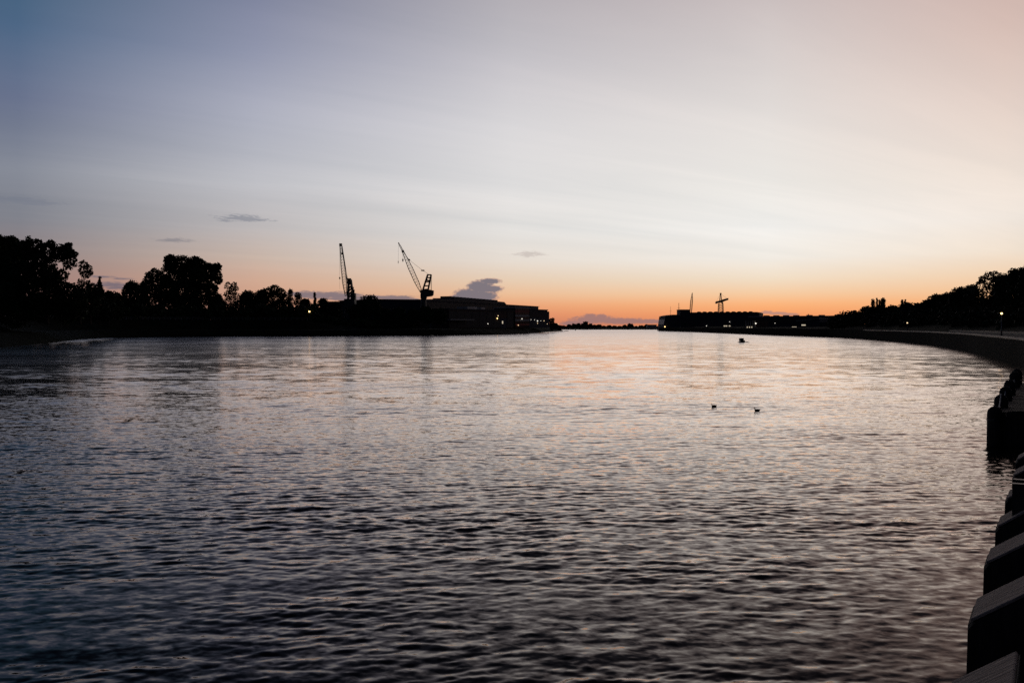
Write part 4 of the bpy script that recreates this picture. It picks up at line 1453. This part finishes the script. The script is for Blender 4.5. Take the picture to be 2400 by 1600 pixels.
# ------------------------------------------------------------------ dark landing stage with rounded dolphins
S0 = onz(2331, 1041)
ang_q = math.atan2(QD.y, QD.x)
ls = thing('landing_stage', 'dark timber landing stage with rounded pile heads and tyre fenders in the water', 'landing stage', S0, ang_q)
MB().box(.25, 26, -1.75, -.22, .25, 1.12).build('pontoon', 'oldtimber', ls)
for k in range(7):
    MB().box(.0, .2, -1.72 + k * .22, -1.72 + k * .22 + .2, -1.0, 1.42 + nz(.05)).build('fender_plank', 'oldtimber', ls)
for k in range(18):
    MB().box(.2 + k * 1.45, 1.55 + k * 1.45, -1.9, -.12, 1.125, 1.19 + nz(.01)).build('deck_plank', 'oldtimber', ls)
for k, (s, zt) in enumerate(((0.0, 1.62), (4.8, 1.80), (9.2, 1.92), (13.6, 2.02), (20.3, 2.2), (24, 2.2))):
    for y, dz in ((0.0, 0), (-1.85, .12)):
        r = .30
        zt2 = zt + dz
        MB().tube([(s, y, -3), (s, y, zt2 - r), (s, y, zt2 - r * .5), (s, y, zt2 - r * .15), (s, y, zt2)], [r * 1.05, r, r * .86, r * .5, r * .08], 14).build('pile', 'oldtimber', ls, True)
        MB().tube([(s, y, zt2 - .62), (s, y, zt2 - .52)], [r * 1.06, r * 1.06], 14).build('pile_band', 'iron', ls)
me_t = bpy.data.meshes.new('tyre')
bm = bmesh.new()
ns, nt = 18, 8
R0, r0 = .34, .12
ring = [[bm.verts.new(((R0 + r0 * math.cos(2 * math.pi * j / nt)) * math.cos(2 * math.pi * i / ns), r0 * math.sin(2 * math.pi * j / nt) * .8, (R0 + r0 * math.cos(2 * math.pi * j / nt)) * math.sin(2 * math.pi * i / ns)))
         for j in range(nt)] for i in range(ns)]
for i in range(ns):
    for j in range(nt):
        bm.faces.new((ring[i][j], ring[(i + 1) % ns][j], ring[(i + 1) % ns][(j + 1) % nt], ring[i][(j + 1) % nt]))
bm.to_mesh(me_t)
bm.free()
me_t.shade_smooth()
me_t.materials.append(M['rubber'])
for (x, y, zt, rz) in ((.10, -.62, .78, 90), (.10, -1.3, .72, 90), (3.0, .02, .8, 0), (7.0, .02, .75, 0), (11.4, .02, .8, 0), (17, .02, .8, 0)):
    link('tyre_fender', me_t, ls, (x, y, zt), (0, 0, rad(rz)))
ch = MB()
for s0 in (0.0, 4.8, 9.2, 13.6):
    s1 = {0.0: 4.8, 4.8: 9.2, 9.2: 13.6, 13.6: 20.3}[s0]
    pts = []
    for i in range(9):
        f = i / 8
        pts.append((s0 + (s1 - s0) * f, .0, 1.5 + .3 * f - .5 * (1 - (2 * f - 1) ** 2)))
    ch.tube(pts, [.035] * 9, 5)
ch.build('mooring_chain', 'fence', ls)
MB().box(.03, .12, -1.3, -.5, 1.22, 1.42).build('name_board', 'cladding2', ls)

# ------------------------------------------------------------------ boat, buoys, ducks
wl = onz(1738, 802)
bt = thing('motor_boat', 'small dark motor boat seen from astern out on the river', 'boat', (wl.x, wl.y, 0), rad(-3))
secs = [(-1.9, .68, .62), (-1.0, .74, .60), (.4, .72, .64), (1.5, .45, .74), (2.15, .05, .84)]
b = MB()
vs, fs = [], []
for y, hw_, hz_ in secs:
    vs += [(-hw_, y, hz_), (-hw_ * .88, y, -.02), (0, y, -.22), (hw_ * .88, y, -.02), (hw_, y, hz_)]
for i in range(len(secs) - 1):
    for k in range(4):
        fs.append((i * 5 + k, i * 5 + k + 1, (i + 1) * 5 + k + 1, (i + 1) * 5 + k))
    fs.append((i * 5 + 4, i * 5, (i + 1) * 5, (i + 1) * 5 + 4))
fs.append((4, 3, 2, 1, 0))
b.add(vs, fs).build('hull', 'hull', bt)
cb = MB().extr([(-.62, .6), (.62, .6), (.56, 1.18), (-.56, 1.18)], -.4, 1.0).build('cabin', 'hull', bt)
MB().box(-.5, .5, -.43, -.4, .78, 1.1).build('cabin_window', 'glass', cb)
MB().extr([(-.66, 1.18), (.66, 1.18), (.6, 1.26), (-.6, 1.26)], -.55, 1.1).build('cabin_roof', 'hull', cb)
mo = MB().cbox(-.18, .18, -2.25, -1.92, .45, .95, .05).box(-.06, .06, -2.15, -2.0, -.5, .45).build('outboard_motor', 'rubber', bt)
# two low wash ridges thrown out by the hull
for sx, nm in ((-1, 'w'), (1, 'w')):
    b = MB()
    pts = [(sx * .6, -1.6, -.02), (sx * .9, -1.9, .0), (sx * 1.3, -2.3, .0), (sx * 1.8, -2.8, -.03)]
    b.tube(pts, [(.12, .04), (.2, .07), (.18, .06), (.1, .03)], 8)
    me = b.mesh('wash')
    me.materials.append(wm)
    me.shade_smooth()
    link('wash_ridge', me, bt)

for px, py, lab, hgt in ((1348.8, 774.3, 'tiny dark buoy in the bright water by the far bank', 2.4),):
    p = onz(px, py)
    t = thing('buoy', lab, 'buoy', (p.x, p.y, 0))
    MB().tube([(0, 0, -.6), (0, 0, .1), (0, 0, .5), (0, 0, .62)], [.6, .7, .55, .1], 12).build('float', 'iron', t)
    MB().beam((0, 0, .5), (0, 0, hgt), .2, sides=6).build('mast', 'iron', t)
    MB().add(*icos(.3)).build('topmark', 'iron', t).location = (0, 0, hgt)
p = onz(1327, 776.2)
t = thing('rowing_boat', 'low pale dinghy lying off the tip of the left point', 'boat', (p.x, p.y, 0), rad(5))
b = MB()
vs, fs = [], []
secs = [(-1.7, .55, .45), (0, .68, .42), (1.2, .45, .5), (1.9, .04, .62)]
for x, hw_, hz_ in secs:
    vs += [(x, -hw_, hz_), (x, -hw_ * .7, -.1), (x, hw_ * .7, -.1), (x, hw_, hz_)]
for i in range(3):
    for k in range(3):
        fs.append((i * 4 + k, i * 4 + k + 1, (i + 1) * 4 + k + 1, (i + 1) * 4 + k))
fs.append((0, 1, 2, 3))
b.add(vs, fs).build('hull', 'white', t)
for x in (-.9, .2):
    MB().box(x, x + .25, -.55, .55, .28, .33).build('thwart', 'timber', t)
# jetty posts below the office block
for px, py in ((1206, 783.6), (1221, 782.6)):
    p = onz(px, py)
    t = thing('mooring_post', 'short dark mooring post off the shipyard quay, ' + ('left one of two' if px < 1210 else 'right one of two'), 'post', (p.x, p.y, 0), 0, 'mooring posts off the shipyard')
    MB().tube([(0, 0, -2), (0, 0, .9), (0, 0, 1.1)], [.5, .45, .2], 8).build('post_body', 'oldtimber', t)
    MB().tube([(0, 0, .5), (0, 0, .62)], [.5, .5], 8).build('post_band', 'iron', t)


def duck(px, py, label, scale, upright):
    p = onz(px, py)
    t = thing('duck', label, 'duck', (p.x, p.y, float(waves(np.array([p.x]), np.array([p.y]))[0])), rad(180 + (4 if upright else -6)), 'ducks on the river')
    # local +x = where it swims; one continuous body: tail, back, breast, neck, head
    nk = 1.25 if upright else .85
    spine = [(-.27, 0, .125), (-.22, 0, .09), (-.13, 0, .055), (-.02, 0, .04), (.08, 0, .045), (.135, 0, .075), (.15, 0, .075 + .05 * nk), (.15, 0, .075 + .10 * nk), (.165, 0, .075 + .135 * nk),
             (.19, 0, .075 + .14 * nk), (.215, 0, .07 + .135 * nk)]
    rs = [(.006, .01), (.03, .045), (.065, .085), (.085, .105), (.08, .095), (.06, .065), (.036, .036), (.03, .028), (.036, .034), (.036, .034), (.012, .012)]
    # radii: (vertical-ish, sideways)
    o = MB().tube(spine, [(b_, a_) for a_, b_ in rs], 12).build('body', 'duck', t, True)
    hx_, hz_ = .215, .07 + .132 * nk
    MB().tube([(hx_ - .01, 0, hz_), (hx_ + .03, 0, hz_ - .008), (hx_ + .055, 0, hz_ - .012)], [(.012, .014), (.013, .008), (.008, .004)], 8).build('bill', 'bill', t, True)
    for sy in (-1, 1):
        MB().tube([(-.2, sy * .035, .115), (-.1, sy * .082, .1), (.03, sy * .088, .085), (.09, sy * .06, .08)], [.008, .028, .03, .01], 8).build('wing', 'duck', t, True)
    t.scale = (scale,) * 3


duck(1673, 952.6, 'left duck of the two, swimming with its neck drawn in', .72, False)
duck(1774, 963.2, 'right duck of the two, swimming with its neck upright', .78, True)
